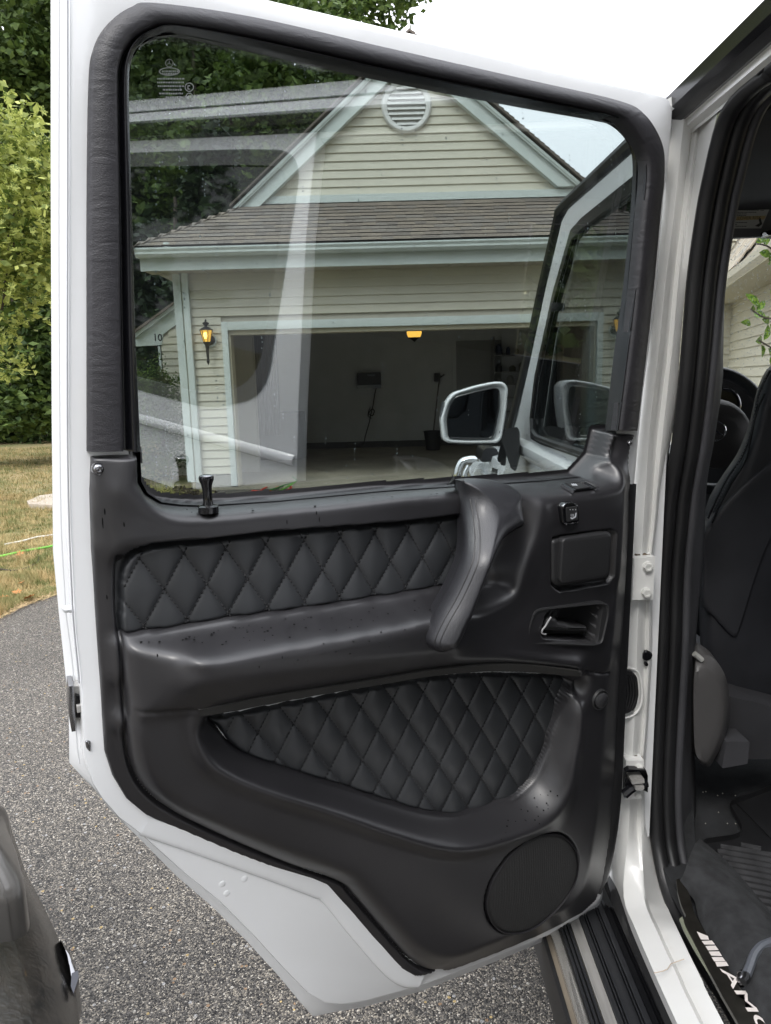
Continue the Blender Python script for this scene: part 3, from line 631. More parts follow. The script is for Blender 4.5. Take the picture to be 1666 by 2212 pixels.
# speaker with mesh grille
SP = smoothp([uv(p, .040) for p in SPK], 90, True); c0 = SP.mean(0)
M_MESH = mat('speaker_mesh', (.016, .016, .016), .6, bump=0)
t_ = M_MESH.node_tree; vn = t_.nodes.new('ShaderNodeTexVoronoi'); vn.inputs['Scale'].default_value = 520; tcn = t_.nodes.new('ShaderNodeTexCoord'); bpn = t_.nodes.new('ShaderNodeBump'); bpn.inputs['Strength'].default_value = .8; bpn.inputs['Distance'].default_value = .001
vn.inputs['Randomness'].default_value = .15; t_.links.new(tcn.outputs['Object'], vn.inputs['Vector']); t_.links.new(vn.outputs['Distance'], bpn.inputs['Height']); t_.links.new(bpn.outputs[0], t_.nodes['Principled BSDF'].inputs['Normal'])
spk = loft('speaker_grille', rings([(inset(SP, .0005), .03), (inset(SP, .0005), .038), (inset(SP, .002), .0405)]+[(c0+(SP-c0)*s, .041+.003*(1-s*s)) for s in (.93, .75, .5, .25, .02)]), M_MESH, DOOR, closed=True, auto=False)
loft('speaker_ring', rings([(inset(SP, -.001), .034), (inset(SP, -.0008), .0425), (inset(SP, .0006), .0430), (inset(SP, .001), .038)]), M_TRIM, DOOR, closed=True)
# round lamp in the hinge side
tc_ = D((1298, 1512), .044)
tw = lathe('courtesy_lamp', tc_, NN, [(.0165, -.01), (.0160, .0), (.0148, .0015), (.0138, .0008), (.013, -.002)], M_PLA, DOOR, 32)
lathe('lamp_lens', tc_+NN*.0, NN, [(.0128, -.003), (.012, .003), (.009, .0055), (.005, .007), (.001, .0075)], mat('ribbed_lens', (.02, .02, .022), .35, bump=.8, bscale=1200, dist=.001), tw, 28)
# screws
for x, y, r_ in ((213, 1013, .0045), (1360, 957, .0032)):
    w_ = hs((x, y), .02); s_ = lathe('trim_screw', D((x, y), max(w_, .012)), NN, [(r_*1.5, -.004), (r_*1.4, .0006), (r_*1.1, .0008), (r_, .002), (r_*.7, .003), (r_*.55, .0032), (r_*.5, .0015), (.0003, .001)], M_CHROMED, DOOR, 16)
# lock pin on the window ledge
kb = D((450, 1095), .018)
pin = lathe('lock_pin', kb, (0, 0, 1), [(.011, -.006), (.011, .0005), (.0095, .0018), (.0058, .0022), (.0050, .006), (.0050, .018), (.0058, .024), (.0078, .029), (.0080, .0315), (.0072, .0335)], M_PIANO, DOOR, 20)
lathe('pin_cap', kb+V3(0, 0, .0332), (0, 0, 1), [(.0074, 0), (.0066, .0010), (.004, .0017), (.0005, .002)], M_CHROMED, pin, 20)
# wet drops on the armrest and ledge
mb = MB()
def dots(n, poly):
    P = np.array(poly, float); k = 0
    while k < n:
        x, y = rg.uniform(P[:, 0].min(), P[:, 0].max()), rg.uniform(P[:, 1].min(), P[:, 1].max())
        if not pip(np.array([x]), np.array([y]), P)[0]: continue
        drop(mb, SURF((x, y), .0002), V3(0, 0, 1)*.8+NN*.4, rg.uniform(.0006, .0016), .22); k += 1
dots(60, [(300, 1385), (500, 1352), (700, 1325), (930, 1290), (930, 1325), (700, 1368), (480, 1395), (320, 1396)])
dots(22, [(560, 1395), (930, 1345), (930, 1400), (600, 1440)]); dots(22, [(1100, 1760), (1200, 1690), (1225, 1720), (1180, 1775), (1080, 1815)]); dots(20, [(400, 1098), (1000, 1055), (1000, 1070), (420, 1112)])
for (x, y, el) in ((222, 1130, 9), (226, 1105, 5), (268, 1133, 4), (231, 1290, 4), (620, 1128, 4), (684, 1108, 3.5), (690, 1122, 5), (340, 1416, 3), (560, 1440, 3), (930, 1395, 3), (610, 1420, 3), (1300, 1240, 3), (760, 1600+240, 7), (870, 1895, 4)):
    if y > 1500: continue
    drop(mb, SURF((x, y), .0001), NN, .0007, .2, el)
mb.build('trim_drops', mat('dark_water', (.004, .004, .004), .3, spec=.12), DOOR, True, 'stuff')
# rubber seal on the hinge-side edge of the door
sl_ = smoothp([uv(p, .002) for p in [(1372, 1045), (1364, 1200), (1357, 1350), (1350, 1500), (1344, 1640), (1338, 1740), (1326, 1830), (1310, 1892), (1296, 1930)]], 50)
sr_ = smoothp([uv(p, .004) for p in [(1350, 1045), (1340, 1200), (1330, 1350), (1325, 1500), (1320, 1640), (1316, 1740), (1306, 1830), (1292, 1892), (1280, 1925)]], 50)
loft('edge_seal', rings([(sl_, -.002), (sl_, .005), (mixr(sl_, sr_, .3), .0075), (mixr(sl_, sr_, .7), .006), (sr_, .003)]), M_RUB, DOOR)
# ================================================================= CAR BODY (world units, car points along +Y)
TOPZ = 1.822
# --- roof, drip rail, cant rail -------------------------------------------------
def extr(name, prof, y0, y1, m, parent=CAR, closed=False, n=2, smooth=False):
    ys = np.linspace(y0, y1, n); return loft(name, [np.array([(x, y, z) for x, z in prof]) for y in ys], m, parent, closed=closed, smooth=smooth)
extr('roof', [(.452, 1.826), (.458, 1.832), (.475, 1.840), (.50, 1.855), (.56, 1.885), (.66, 1.930), (.80, 1.965), (1.0, 1.98), (1.3, 1.985), (1.7, 1.96), (1.86, 1.90), (1.88, 1.80)], -1.75, 1.82, M_WHITE, smooth=True)
extr('drip_rail', [(.432, 1.800), (.424, 1.806), (.422, 1.824), (.428, 1.830), (.436, 1.828), (.440, 1.818), (.452, 1.818), (.456, 1.835), (.462, 1.835), (.462, 1.796), (.444, 1.793)], -1.75, 1.80, M_RUBG, closed=True)
zr = lambda y, X: onX((1666, y), X)[2]
extr('cant_rail', [(.440, 1.797), (.452, 1.793), (.453, 1.786), (.463, 1.782), (.464, 1.778), (.468, zr(122, .468)), (.474, zr(126, .474)), (.476, zr(137, .476)), (.50, zr(139, .50))], -1.75, 1.13, M_WHITEJ, smooth=True)
# --- B pillar and sill jamb (white), traced in the shut face --------------------
# rows: outer hidden edge, ridge lines, inner edge at rubber
rowsJ = [(236, 1440, 1476, 1499, 1516, 1552), (262, 1440, 1477, 1499, 1513, 1546), (330, 1436, 1470, 1489, 1505, 1532), (450, 1428, 1458, 1474, 1490, 1507), (596, 1412, 1440, 1458, 1472, 1484), (750, 1396, 1424, 1444, 1458, 1470), (850, 1384, 1412, 1432, 1448, 1463), (950, 1372, 1402, 1420, 1438, 1450), (1060, 1362, 1395, 1412, 1424, 1432), (1130, 1356, 1390, 1407, 1418, 1425), (1200, 1352, 1386, 1400, 1410, 1418), (1300, 1350, 1380, 1396, 1408, 1415), (1420, 1340, 1376, 1394, 1406, 1415), (1566, 1334, 1370, 1388, 1398, 1406), (1640, 1330, 1366, 1382, 1392, 1402), (1700, 1328, 1362, 1380, 1390, 1401), (1800, 1322, 1358, 1378, 1392, 1404)]
XJ = (.385, .408, .424, .44, .462); YJ = (1.135, 1.112, 1.128, 1.122, 1.15)
cv = [[] for _ in range(5)]
for r in rowsJ:
    for k in range(5): cv[k].append(onY((r[k+1], r[0]), YJ[k]) if k < 4 else onX((r[k+1], r[0]), .466))
# continue down the curve into the sill towards the camera: horizontal lines at sill height
silA = [(1320, 1850), (1335, 1930), (1360, 2005), (1400, 2100), (1450, 2212)]
silB = [(1410, 1860), (1436, 1940), (1470, 2020), (1516, 2115), (1564, 2212)]
SX = (.345, .36, .395, .415, .455)
for a, b in zip(silA[1:], silB[1:]):
    for k, t in enumerate((0, .12, .55, .62, 1.)):
        p = (a[0]+(b[0]-a[0])*t, a[1]+(b[1]-a[1])*t); z = (.535, .560, .575, .562, .575)[k]
        q = onX(p, .466) if (k == 4 and b is silB[1]) else onZ(p, z); cv[k].append(q)
for k in range(5):
    e = cv[k][-1]; cv[k].append(V3(e[0], .3, e[2])); cv[k].append(V3(e[0], -.5, e[2]))
cv = [np.vstack([smoothp(c, 90)]) for c in cv]
loft('door_jamb', [cv[0]+V3(-.0, .02, -.05), cv[0], cv[1], cv[1]*.5+cv[2]*.5+V3(0, -.003, 0), cv[2], cv[2]*.6+cv[3]*.4+V3(0, -.006, 0), cv[3], cv[4]], M_WHITEJ, CAR)
# header piece joining pillar and roof rail
prism('jamb_gusset', [onY(p, 1.10) for p in [(1455, 235), (1500, 224), (1506, 236), (1507, 258), (1548, 250), (1575, 222), (1580, 200), (1500, 180), (1440, 215)]], (0, .08, 0), M_WHITEJ, CAR)
# sealant joint on the sill
tube('sill_joint', [onZ(p, .579) for p in [(1413, 2102), (1432, 2098), (1442, 2094), (1450, 2082), (1478, 2072)]], .0007, mat('aged_sealant', (.55, .45, .36), .7), CAR, 5)
# --- door opening weather strip ------------------------------------------------
SL = [(1700, 112), (1666, 147), (1640, 165), (1610, 190), (1580, 225), (1562, 262), (1548, 310), (1532, 380), (1518, 450), (1497, 596), (1484, 750), (1475, 850), (1462, 960), (1446, 1060), (1438, 1140), (1430, 1250), (1426, 1400), (1418, 1560), (1413, 1700), (1416, 1800), (1424, 1860), (1438, 1920), (1462, 1985), (1500, 2060), (1545, 2135), (1592, 2212)]
slp = [onX(p, .470) for p in SL]; e = slp[-1]; slp += [V3(e[0], .4, e[2]), V3(e[0], -.4, e[2])]; a0 = slp[0]; slp = [V3(.47, -.3, a0[2]), V3(.47, .4, a0[2])]+slp
SLP = smoothp(slp, 220)
def strip(name, path, prof, m, parent=CAR):
    """sweep an open profile given as (inward x, towards opening) offsets along the aperture loop lying in a plane of constant X"""
    P = np.array(path); T = np.gradient(P, axis=0); T[:, 0] = 0; T /= np.linalg.norm(T, axis=1)[:, None]; B = np.cross(T, V3(1, 0, 0))
    return loft(name, [P+V3(1, 0, 0)*dx+B*db for dx, db in prof], m, parent, auto=False)
# B must point into the opening (towards -Y at the pillar)
strip('door_seal', SLP, [(-.004, -.004), (-.010, .002), (-.010, .008), (-.002, .013), (.006, .014), (.012, .010), (.014, .004)], M_RUB)
strip('seal_lip', SLP, [(.014, .004), (.016, .010), (.022, .012), (.028, .011), (.034, .008), (.036, .0)], M_RUB)
strip('pillar_trim', SLP, [(.036, .0), (.038, .006), (.044, .008), (.050, .004), (.053, -.010), (.056, -.085)], M_INT)
# --- hinge plates, bolts, plugs, boot -----------------------------------------
def jpad(name, px, y0, y1, m, parent=CAR, bev=0.):
    P = [onY(p, y1) for p in px]; return prism(name, P, (0, y0-y1, 0), m, parent)
M_BOLT = mat('painted_bolt', (.70, .70, .67), .35, coat=.4)
hp_ = jpad('upper_hinge_plate', [(1370, 1206), (1416, 1203), (1411, 1295), (1366, 1296)], 1.14, 1.098, M_WHITEJ)
def bolt(x, y, par, Y=1.098, r=.0078):
    c = onY((x, y), Y); P = [(r*1.15, 0), (r*1.15, -.001)]
    b = lathe('hex_bolt', c, (0, -1, 0), [(r, -.001), (r, .0055), (r*.86, .0068), (r*.5, .0068), (r*.45, .0060), (.0005, .006)], M_BOLT, par, 6)
    for f in b.data.polygons: f.use_smooth = False
    lathe('washer', c, (0, -1, 0), [(r*1.12, -.001), (r*1.12, .0012), (r*.9, .0015)], M_BOLT, par, 20)
bolt(1399, 1224, hp_); bolt(1396, 1280, hp_)
lp_ = jpad('lower_hinge_plate', [(1353, 1643), (1392, 1643), (1388, 1725), (1350, 1728)], 1.15, 1.10, M_WHITEJ)
bolt(1381, 1660, lp_, 1.10); bolt(1378, 1716, lp_, 1.10, .006)
tube('check_strap', [onY(p, 1.085) for p in [(1348, 1716), (1362, 1704), (1378, 1694), (1398, 1690)]], .008, M_RUBG, lp_, 8)
loft('hinge_hood', [np.array([onY((x, y), Y) for x, y in [(1350, 1690), (1352, 1672), (1364, 1665), (1396, 1667), (1400, 1676), (1400, 1712)]]) for Y in (1.10, 1.07)], M_RUBG, lp_)
jpad('strap_hood', [(1352, 1668), (1360, 1662), (1396, 1664), (1400, 1676), (1400, 1712), (1384, 1704), (1364, 1710), (1350, 1724)], 1.10, 1.088, M_RUBG, lp_)
jpad('strap_link', rnd([(1363, 1685), (1392, 1682), (1393, 1692), (1366, 1695)], 2), 1.09, 1.066, M_STEEL, lp_); jpad('strap_link', rnd([(1372, 1699), (1392, 1697), (1392, 1706), (1374, 1708)], 2), 1.09, 1.066, M_STEEL, lp_)
for x, y, r in ((1397.5, 1416, .0088), (1396, 1434.5, .0032)): lathe('plug', onY((x, y), 1.121), (0, -1, 0), [(r, -.004), (r, .0015), (r*.85, .003), (r*.5, .0032), (.0003, .0028)], M_PIANO, CAR, 18)
bt = jpad('cable_boot', rnd([(1340, 1450), (1365, 1450), (1377, 1462), (1380, 1500), (1374, 1528), (1360, 1540), (1340, 1545)], 8), 1.14, 1.108, M_RUB)
for i in range(4): tube('boot_fold', [onY(p, 1.106) for p in smoothp([(1350+i*6, 1456), (1356+i*6, 1475), (1357+i*6, 1505), (1350+i*5, 1534)], 10)], .0022, M_RUB, bt, 6)
strip_b = [onY(p, 1.112) for p in smoothp([(1342, 1444), (1366, 1444), (1382, 1458), (1388, 1500), (1381, 1532), (1364, 1547), (1342, 1553)], 30)]
tube('pressed_rim', strip_b, .0022, M_WHITEJ, CAR, 6)
for y0, (xa, xb) in ((1199, (1372, 1405)), (1636, (1353, 1388))):
    tube('rust_gap', [onY((xa+(xb-xa)*t, y0+2*sin(9*t)), 1.116) for t in np.linspace(0, 1, 9)], .003, mat('rusty_gap', (.10, .075, .05), .9, var=.6, vscale=120), CAR, 6)
# --- outer side panels ----------------------------------------------------------
XS = .415
# roof side band above the doors is the roof itself; rear quarter with its window (seen mirrored in the open door's pane)
def plate(name, outer, inner, X, th, m, parent=CAR):
    from mathutils.geometry import delaunay_2d_cdt
    pts = [Vector(p) for p in outer]+[Vector(p) for p in inner]; a, b = len(outer), len(inner)
    v, e, f, *_ = delaunay_2d_cdt(pts, [(i, (i+1) % a) for i in range(a)]+[(a+i, a+(i+1) % b) for i in range(b)], [], 0, 1e-7)
    v = np.array([tuple(x) for x in v]); c = np.array([v[list(t)].mean(0) for t in f]); ok = pip(c[:, 0], c[:, 1], np.array(outer))
    if b: ok &= ~pip(c[:, 0], c[:, 1], np.array(inner))
    mb = MB(); lx = (lambda z: X(z)) if callable(X) else (lambda z: X)
    mb.add([(lx(z), y, z) for y, z in v], [tuple(t) for t, k in zip(f, ok) if k]); mb.add([(lx(z)+th, y, z) for y, z in v], [tuple(reversed(t)) for t, k in zip(f, ok) if k])
    for L in (outer, inner):
        if len(L): mb.add([(lx(z), y, z) for y, z in L]+[(lx(z)+th, y, z) for y, z in L], [(i, (i+1) % len(L), (i+1) % len(L)+len(L), i+len(L)) for i in range(len(L))])
    return fixn(mk(name, mb.V, mb.F, m, parent, True))
lean = lambda z: .395+max(0, z-1.30)*.10-(.0 if z > 1.3 else 0)
qw = rnd([(-1.30, 1.27), (.14, 1.235), (.315, 1.29), (.365, 1.745), (.22, 1.75), (-1.30, 1.75)], [.06, .1, .09, .07, .05, .06], 7)
quart = [(.41, 1.80), (.405, 1.60), (.42, 1.262), (.42, 1.0), (.36, .80), (.10, .66), (-.10, .70), (-.25, .85), (-.45, 1.0), (-1.10, 1.0), (-1.35, .7), (-1.55, .6), (-1.7, .6), (-1.72, 1.80)]
plate('rear_quarter_panel', quart, qw, lean, .03, M_WHITE)
plate('quarter_window_seal', rnd([(-1.33, 1.25), (.15, 1.215), (.33, 1.275), (.38, 1.762), (.22, 1.768), (-1.33, 1.768)], .07, 7)[:, :2], inset(qw[:, :2], .012), lambda z: lean(z)-.002, .006, mat('grey_seal', (.10, .10, .10), .4))
plate('quarter_window', qw[:, :2], np.zeros((0, 2)), lambda z: lean(z)+.006, .004, mat('privacy_glass', (.01, .011, .012), .03, spec=.8))
extr('belt_moulding', [(.393, 1.160), (.386, 1.155), (.383, 1.146), (.386, 1.137), (.394, 1.132)], -1.7, .415, M_WHITE, smooth=True)
extr('rub_strip', [(.392, .99), (.374, .985), (.374, .915), (.392, .91)], -1.7, .30, M_RUB)
# front door closed: sheet with window opening
fo = [onX(p, .425) for p in [(1376, 322), (1228, 452), (1214, 478), (1180, 620), (1150, 760), (1118, 905), (1096, 975), (1092, 1010), (1088, 1060), (1300, 1330), (1420, 1300)]]
lead = [(q[1], q[2]) for q in fo]; FDo = [(1.14, 1.815)]+lead[:9]+[(2.42, .62), (1.14, .62)]
FDo = np.array(FDo)
fi = [onX(p, .425) for p in [(1378, 396), (1260, 486), (1238, 510), (1200, 640), (1160, 820), (1150, 905), (1152, 938), (1170, 948), (1310, 992)]]
FDi = np.array([(1.20, fi[0][2])]+[(q[1], q[2]) for q in fi[1:]]+[(1.20, fi[-1][2])])
FDi = FDi[[0]+[i for i in range(1, len(FDi)) if FDi[i][0] > 1.205]+[len(FDi)-1]]
M_FD = M_WHITE
fd = plate('front_door', FDo, FDi, .425, .03, M_FD)
fsm = inset(FDi, -.012)
def lip(name, P, x0, r, m, parent): return tube(name, [(x0, y, z) for y, z in np.vstack([P, P[:1]])], r, m, parent, 6)
plate('window_seal', inset(FDi, -.014), inset(FDi, .008), .420, .008, M_RUBG, fd)
plate('window_pane', inset(FDi, .004), np.zeros((0, 2)), .430, .004, glass('front_glass', (.34, .37, .37), .09), fd)
# belt step below the front window, drip edge in front of it
bl = [onX(p, .425) for p in [(1131, 905), (1150, 950), (1200, 972), (1310, 1015)]]
loft('belt_step', [np.array([(x, y, z0-dz) for y, z0 in ((1.14, 1.235), (1.6, 1.245), (2.0, 1.25), (2.32, 1.25))]) for x, dz in ((.424, .0), (.402, .014), (.400, .03), (.408, .045), (.424, .06))], M_WHITE, fd)
pil = [onX(p, .43) for p in [(1666, 20), (1376, 300), (1224, 440), (1210, 456), (1205, 480), (1172, 620), (1140, 770), (1104, 920), (1088, 1000)]]
tube('pillar_seal', pil[1:], .013, M_RUB, CAR, 8)
tube('windscreen_pillar', [q+V3(.03, .02, -.012) for q in pil[2:]], .024, M_WHITE, CAR, 8)
# guide of the front quarter light and its clip
tube('window_guide', [onX(p, .437) for p in [(1262, 486), (1238, 600), (1206, 740), (1180, 920)]], .0075, mat('grey_bar', (.30, .31, .31), .4), fd, 6)
box('window_clip', onX((1190, 650), .42)-V3(.006, .02, .008), onX((1202, 672), .42)+V3(.01, .02, .003), M_PLA, fd, .002)
tube('window_corner', [onX(p, .418) for p in [(1150, 905), (1151, 930), (1160, 945), (1200, 960), (1303, 993)]], .008, M_RUB, fd, 6)
# mirror
MP = rnd([(956, 950), (951, 905), (962, 868), (978, 848), (1030, 832), (1070, 824), (1088, 825), (1097, 836), (1094, 880), (1084, 945), (1076, 957), (1010, 958), (966, 956)], 9, 4)
Ym = 2.05
def yp(P, Y): return [onY(p, Y) for p in P]
mb_ = yp(MP, Ym); cm = np.mean(mb_, 0)
mh = loft('door_mirror', [np.array([cm+(q-cm)*s+V3(.0, dy, 0) for q in mb_]) for s, dy in ((.88, -.004), (.90, -.012), (.94, -.016), (.985, -.012), (1., .0), (1.0, .04), (.97, .08), (.86, .115), (.6, .14), (.25, .15))], M_WHITE, CAR, closed=True, caps=True, auto=False)
MG = rnd([(970, 945), (966, 905), (974, 872), (984, 858), (1030, 846), (1068, 838), (1078, 842), (1078, 880), (1066, 940), (1058, 947), (1000, 947)], 7, 4)
prism('mirror_pane', yp(MG, Ym-.0145), (0, .004, 0), mat('mirror_glass', (.02, .022, .025), .02, 1.), mh)
tube('mirror_bezel', yp(np.vstack([MG, MG[:1]]), Ym-.013), .0025, M_RUBG, mh, 6)
prism('mirror_lamp', yp(rnd([(954, 868), (960, 868), (956, 900), (950, 900)], 1), Ym-.006), (0, .03, 0), M_CHROMED, mh)
loft('mirror_cowl', [np.array(yp(rnd([(953, 945), (960, 955), (1010, 962), (1076, 962), (1085, 952), (1050, 930)], 4), Y)) for Y in (Ym+.0, Ym+.10)], M_PLA, mh, closed=True, caps=True)
loft('mirror_arm', [np.array(yp(rnd(P, 3, 3), Y)) for P, Y in (([(1078, 930), (1118, 922), (1122, 935), (1122, 985), (1114, 1018), (1104, 1012), (1095, 985), (1085, 958)], 2.04), ([(1084, 932), (1121, 925), (1124, 936), (1124, 985), (1116, 1016), (1106, 1010), (1098, 985), (1090, 960)], 2.14))], M_PLA, CAR, closed=True, caps=True)
loft('mirror_foot', [np.array(yp(rnd([(1083, 955), (1096, 958), (1092, 990), (1078, 1000), (1074, 992)], 3, 3), Y)) for Y in (2.10, 2.16)], M_PLA, CAR, closed=True, caps=True)
# front wing, indicator pod, vent, bar
def bx(name, px, Y0, Y1, m, parent=CAR, r=2, sc=1.):
    P = yp(rnd(px, r, 4), Y0); c = np.mean(P, 0); Q = [c+(q-c)*sc+V3(0, Y1-Y0, 0) for q in P]; return loft(name, [np.array(P), np.array(Q)], m, parent, closed=True, caps=True)
fw = box('front_wing', (.437, 2.36, .55), (1.6, 3.30, 1.125), M_WHITE, CAR, .03)
bx('indicator_pod', [(1028, 1046), (1018, 1034), (1022, 1018), (1032, 1004), (1046, 1000), (1058, 1008), (1066, 1026), (1066, 1050)], 3.10, 3.28, M_WHITE, fw, 6, .8)
bx('indicator_lens', [(1027, 1034), (1024, 1022), (1032, 1012), (1044, 1014), (1046, 1030), (1040, 1038)], 3.095, 3.10, mat('clear_lens', (.55, .55, .52), .1), fw, 5)
box('wing_crease', (.425, 2.40, 1.02), (.445, 3.25, 1.035), M_WHITE, fw, .004)
vt = prism('wing_vent', [onX(p, .434) for p in [(1063, 1010), (1074, 1014), (1069, 1050), (1057, 1050)]], (.01, 0, 0), M_PLA, fw)
for k in range(4): prism('vent_slat', [onX(p, .430) for p in [(1060, 1019+k*8), (1071, 1022+k*8), (1070, 1025+k*8), (1060, 1022+k*8)]], (.006, 0, 0), mat('slat_grey', (.2, .2, .2), .4), vt)
for x0, x1 in ((1079, 1083), (1088, 1092)): prism('door_hinge', [onX(p, .425) for p in [(x0, 1018), (x1, 1018), (x1, 1040), (x0, 1040)]], (.015, 0, 0), M_WHITE, CAR)
bb = tube('brush_bar', [onY(p, 3.55) for p in smoothp([(992, 1120), (989, 1050), (990, 1020), (998, 1000), (1014, 994), (1030, 994)], 30)], .022, M_CHROME, CAR, 12)
tube('inner_loop', [onY(p, 3.5) for p in smoothp([(1004, 1100), (1004, 1040), (1006, 1022), (1014, 1006)], 20)], .014, M_CHROME, bb, 10)
bx('bonnet_hump', [(1040, 998), (1043, 976), (1050, 968), (1072, 968), (1077, 978), (1079, 998)], 2.9, 3.1, M_RUBG, CAR, 3)
bx('lamp_housing', [(1016, 1050), (1020, 1036), (1030, 1032), (1040, 1040), (1044, 1052)], 3.02, 3.1, M_RUBG, fw, 2)
# lower body below the doors, wheel end
plate('sill_side', [(-.1, .54), (3.2, .54), (3.2, .30), (-.1, .30)], np.zeros((0, 2)), .37, .05, M_PIANO)
# --- running board --------------------------------------------------------------
xz = lambda x, z: onZ((x, 2212), z)[0]
Y0b, Y1b = -.55, 2.3
def rb(name, x0, x1, z0, z1, m, par, bev=0): return box(name, (xz(x0, z1), Y0b, z0), (xz(x1, z1), Y1b, z1), m, par, bev)
M_TREAD = mat('ribbed_tread', (.028, .029, .032), .3, var=.2, bump=.1, bscale=300)
rbd = rb('running_board', 1226, 1455, .44, .490, M_PLA, CAR)
rb('board_edge', 1226, 1236, .42, .494, M_PLA, rbd, .001); rb('board_gap', 1236, 1247, .43, .491, mat('dusty_gap', (.20, .17, .13), .9, var=.3), rbd)
tube('chrome_tube', [((xz(1247, .49)+xz(1275, .49))/2, y, .489) for y in (Y0b, Y1b)], (xz(1275, .49)-xz(1247, .49))/2, mat('chrome_tube', (.72, .70, .66), .2, .8), rbd, 20)
for k in range(3): rb('tread_rib', 1278+k*10, 1285+k*10, .49, .4985, M_TREAD, rbd, .002)
rb('steel_strip', 1308, 1334, .49, .4955, M_STEEL, rbd)
for k, (a_, b_) in enumerate(((1337, 1349), (1352, 1356), (1359, 1385), (1388, 1392), (1395, 1410))): rb('tread_rib', a_, b_, .49, .499, M_TREAD, rbd, .002)
rb('inner_channel', 1412, 1446, .49, .4985, M_PIANO, rbd)
mb = MB()
for k in range(90): drop(mb, V3(xz(rg.uniform(1280, 1440), .5), rg.uniform(.75, 1.1), .4995), V3(0, 0, 1), rg.uniform(.0008, .002), .4)
mb.build('board_drops', MATS['dark_water'], rbd, True, 'stuff')

# --- cabin ----------------------------------------------------------------------
box('headliner', (.565, -1.6, 1.80), (1.85, 1.9, 1.83), M_HEAD, CAR)
box('cabin_floor', (.47, -1.2, .555), (1.85, 2.2, .58), M_CARPET, CAR)
box('far_side_trim', (1.83, -1.6, .56), (1.86, 2.2, 1.25), M_INT, CAR); box('far_windows', (1.835, -1.6, 1.25), (1.85, .25, 1.74), mat('dark_far_glass', (.012, .012, .014), .1), CAR)
box('tailgate_trim', (.45, -1.62, .5), (1.86, -1.60, 1.12), M_INT, CAR)
box('far_roof_rail', (1.80, -1.6, 1.72), (1.86, 2.0, 1.83), M_INT, CAR)
box('dashboard', (.47, 2.02, .6), (1.85, 2.4, 1.20), M_INT, CAR, .03)
# curved header trim seen inside the opening at the top
hd = [onX(p, .52) for p in [(1700, 190), (1666, 215), (1640, 245), (1618, 285), (1600, 330), (1588, 400), (1576, 500), (1568, 600)]]
# lining of the pillar that closes the gap between weather strip and windscreen view
pt = [[(1560, 300), (1540, 420), (1524, 560), (1512, 700), (1500, 850), (1486, 1000), (1470, 1100), (1462, 1250), (1455, 1400), (1450, 1560), (1446, 1700), (1446, 1800)],
      [(1600, 330), (1586, 430), (1572, 520), (1566, 640), (1563, 760), (1561, 830), (1544, 950), (1527, 1050), (1520, 1210), (1505, 1366), (1500, 1560), (1506, 1800)]]
pa = smoothp([onX(p, .50) for p in pt[0]], 50); pb = smoothp([onY(p, 1.27) for p in pt[1]], 50)
loft('pillar_lining', [pa, pa*.7+pb*.3+V3(0, -.02, 0), pa*.35+pb*.65+V3(0, -.022, 0), pb, pb+V3(.0, .05, 0)], M_INT, CAR)
belt = [onY(p, 1.245) for p in [(1560, 420), (1550, 520), (1543, 640), (1535, 760), (1525, 880), (1510, 1000), (1497, 1100), (1490, 1220)]]
tube('belt_edge', belt, .003, M_RUB, CAR, 5)
# door window glass rear side is open; sun visor with its warning label
vz = lambda p: onY(p, 1.75)
vis = loft('sun_visor', [np.array([vz(p)+V3(0, dy, 0) for p in rnd([(1540, 405), (1760, 405), (1760, 520), (1640, 512), (1600, 514), (1545, 516)], 8)]) for dy in (-.008, .01)], mat('visor_vinyl', (.16, .16, .17), .7, bump=.3, bscale=500), CAR, closed=True, caps=True)
lab = lambda P, dy=-.0095: [vz(p)+V3(0, dy, 0) for p in P]
def quadmesh(name, quads, m, parent):
    mb = MB()
    for q_ in quads: mb.add(q_, [tuple(range(len(q_)))])
    return mb.build(name, m, parent)
prism('warning_label', lab([(1560, 429), (1668, 429), (1640, 495), (1560, 495)]), (0, -.0006, 0), mat('label_white', (.62, .62, .60), .6), vis)
quadmesh('label_band', [lab([(1560, 429), (1668, 429), (1664, 438), (1560, 438)], -.0105), lab([(1560, 470), (1650, 468), (1646, 476), (1560, 479)], -.0105)], mat('label_amber', (.62, .48, .25), .6), vis)
def text(name, s, o, rt, up, h, m, parent, bold=0.0, wide=1.):
    c = bpy.data.curves.new(name+'_curve', 'FONT'); c.body = s; c.size = 1; c.offset = bold; t = bpy.data.objects.new('tmp', c); COL.objects.link(t)
    me = bpy.data.meshes.new_from_object(t); bpy.data.objects.remove(t)
    co = np.array([tuple(v.co) for v in me.vertices]); F = [tuple(p.vertices) for p in me.polygons]; rt = V3(*rt)/np.linalg.norm(rt); up = V3(*up)/np.linalg.norm(up)
    nrm = np.cross(rt, up); V = V3(*o)+rt*co[:, :1]*h*wide+up*co[:, 1:2]*h+nrm*.0004
    return mk(name, V, F, m, parent, False)
M_INK = mat('label_ink', (.06, .06, .06), .7)
for s, x, y, hpx, wd in (('WARNING', 1592, 437, 7.5, 1.1), ('WITH ADVANCED AIR BAGS', 1566, 445, 5.4, 1.08), ('ROLLOVER RISK', 1570, 477, 7, 1.05)):
    a, b, c_ = vz((x, y)), vz((x+10, y-.2)), vz((x, y-10)); text('label_words', s, a+V3(0, -.0108, 0), b-a, c_-a, hpx/1535*1.75*1.25, M_INK, vis, .0, wd)
qs = []
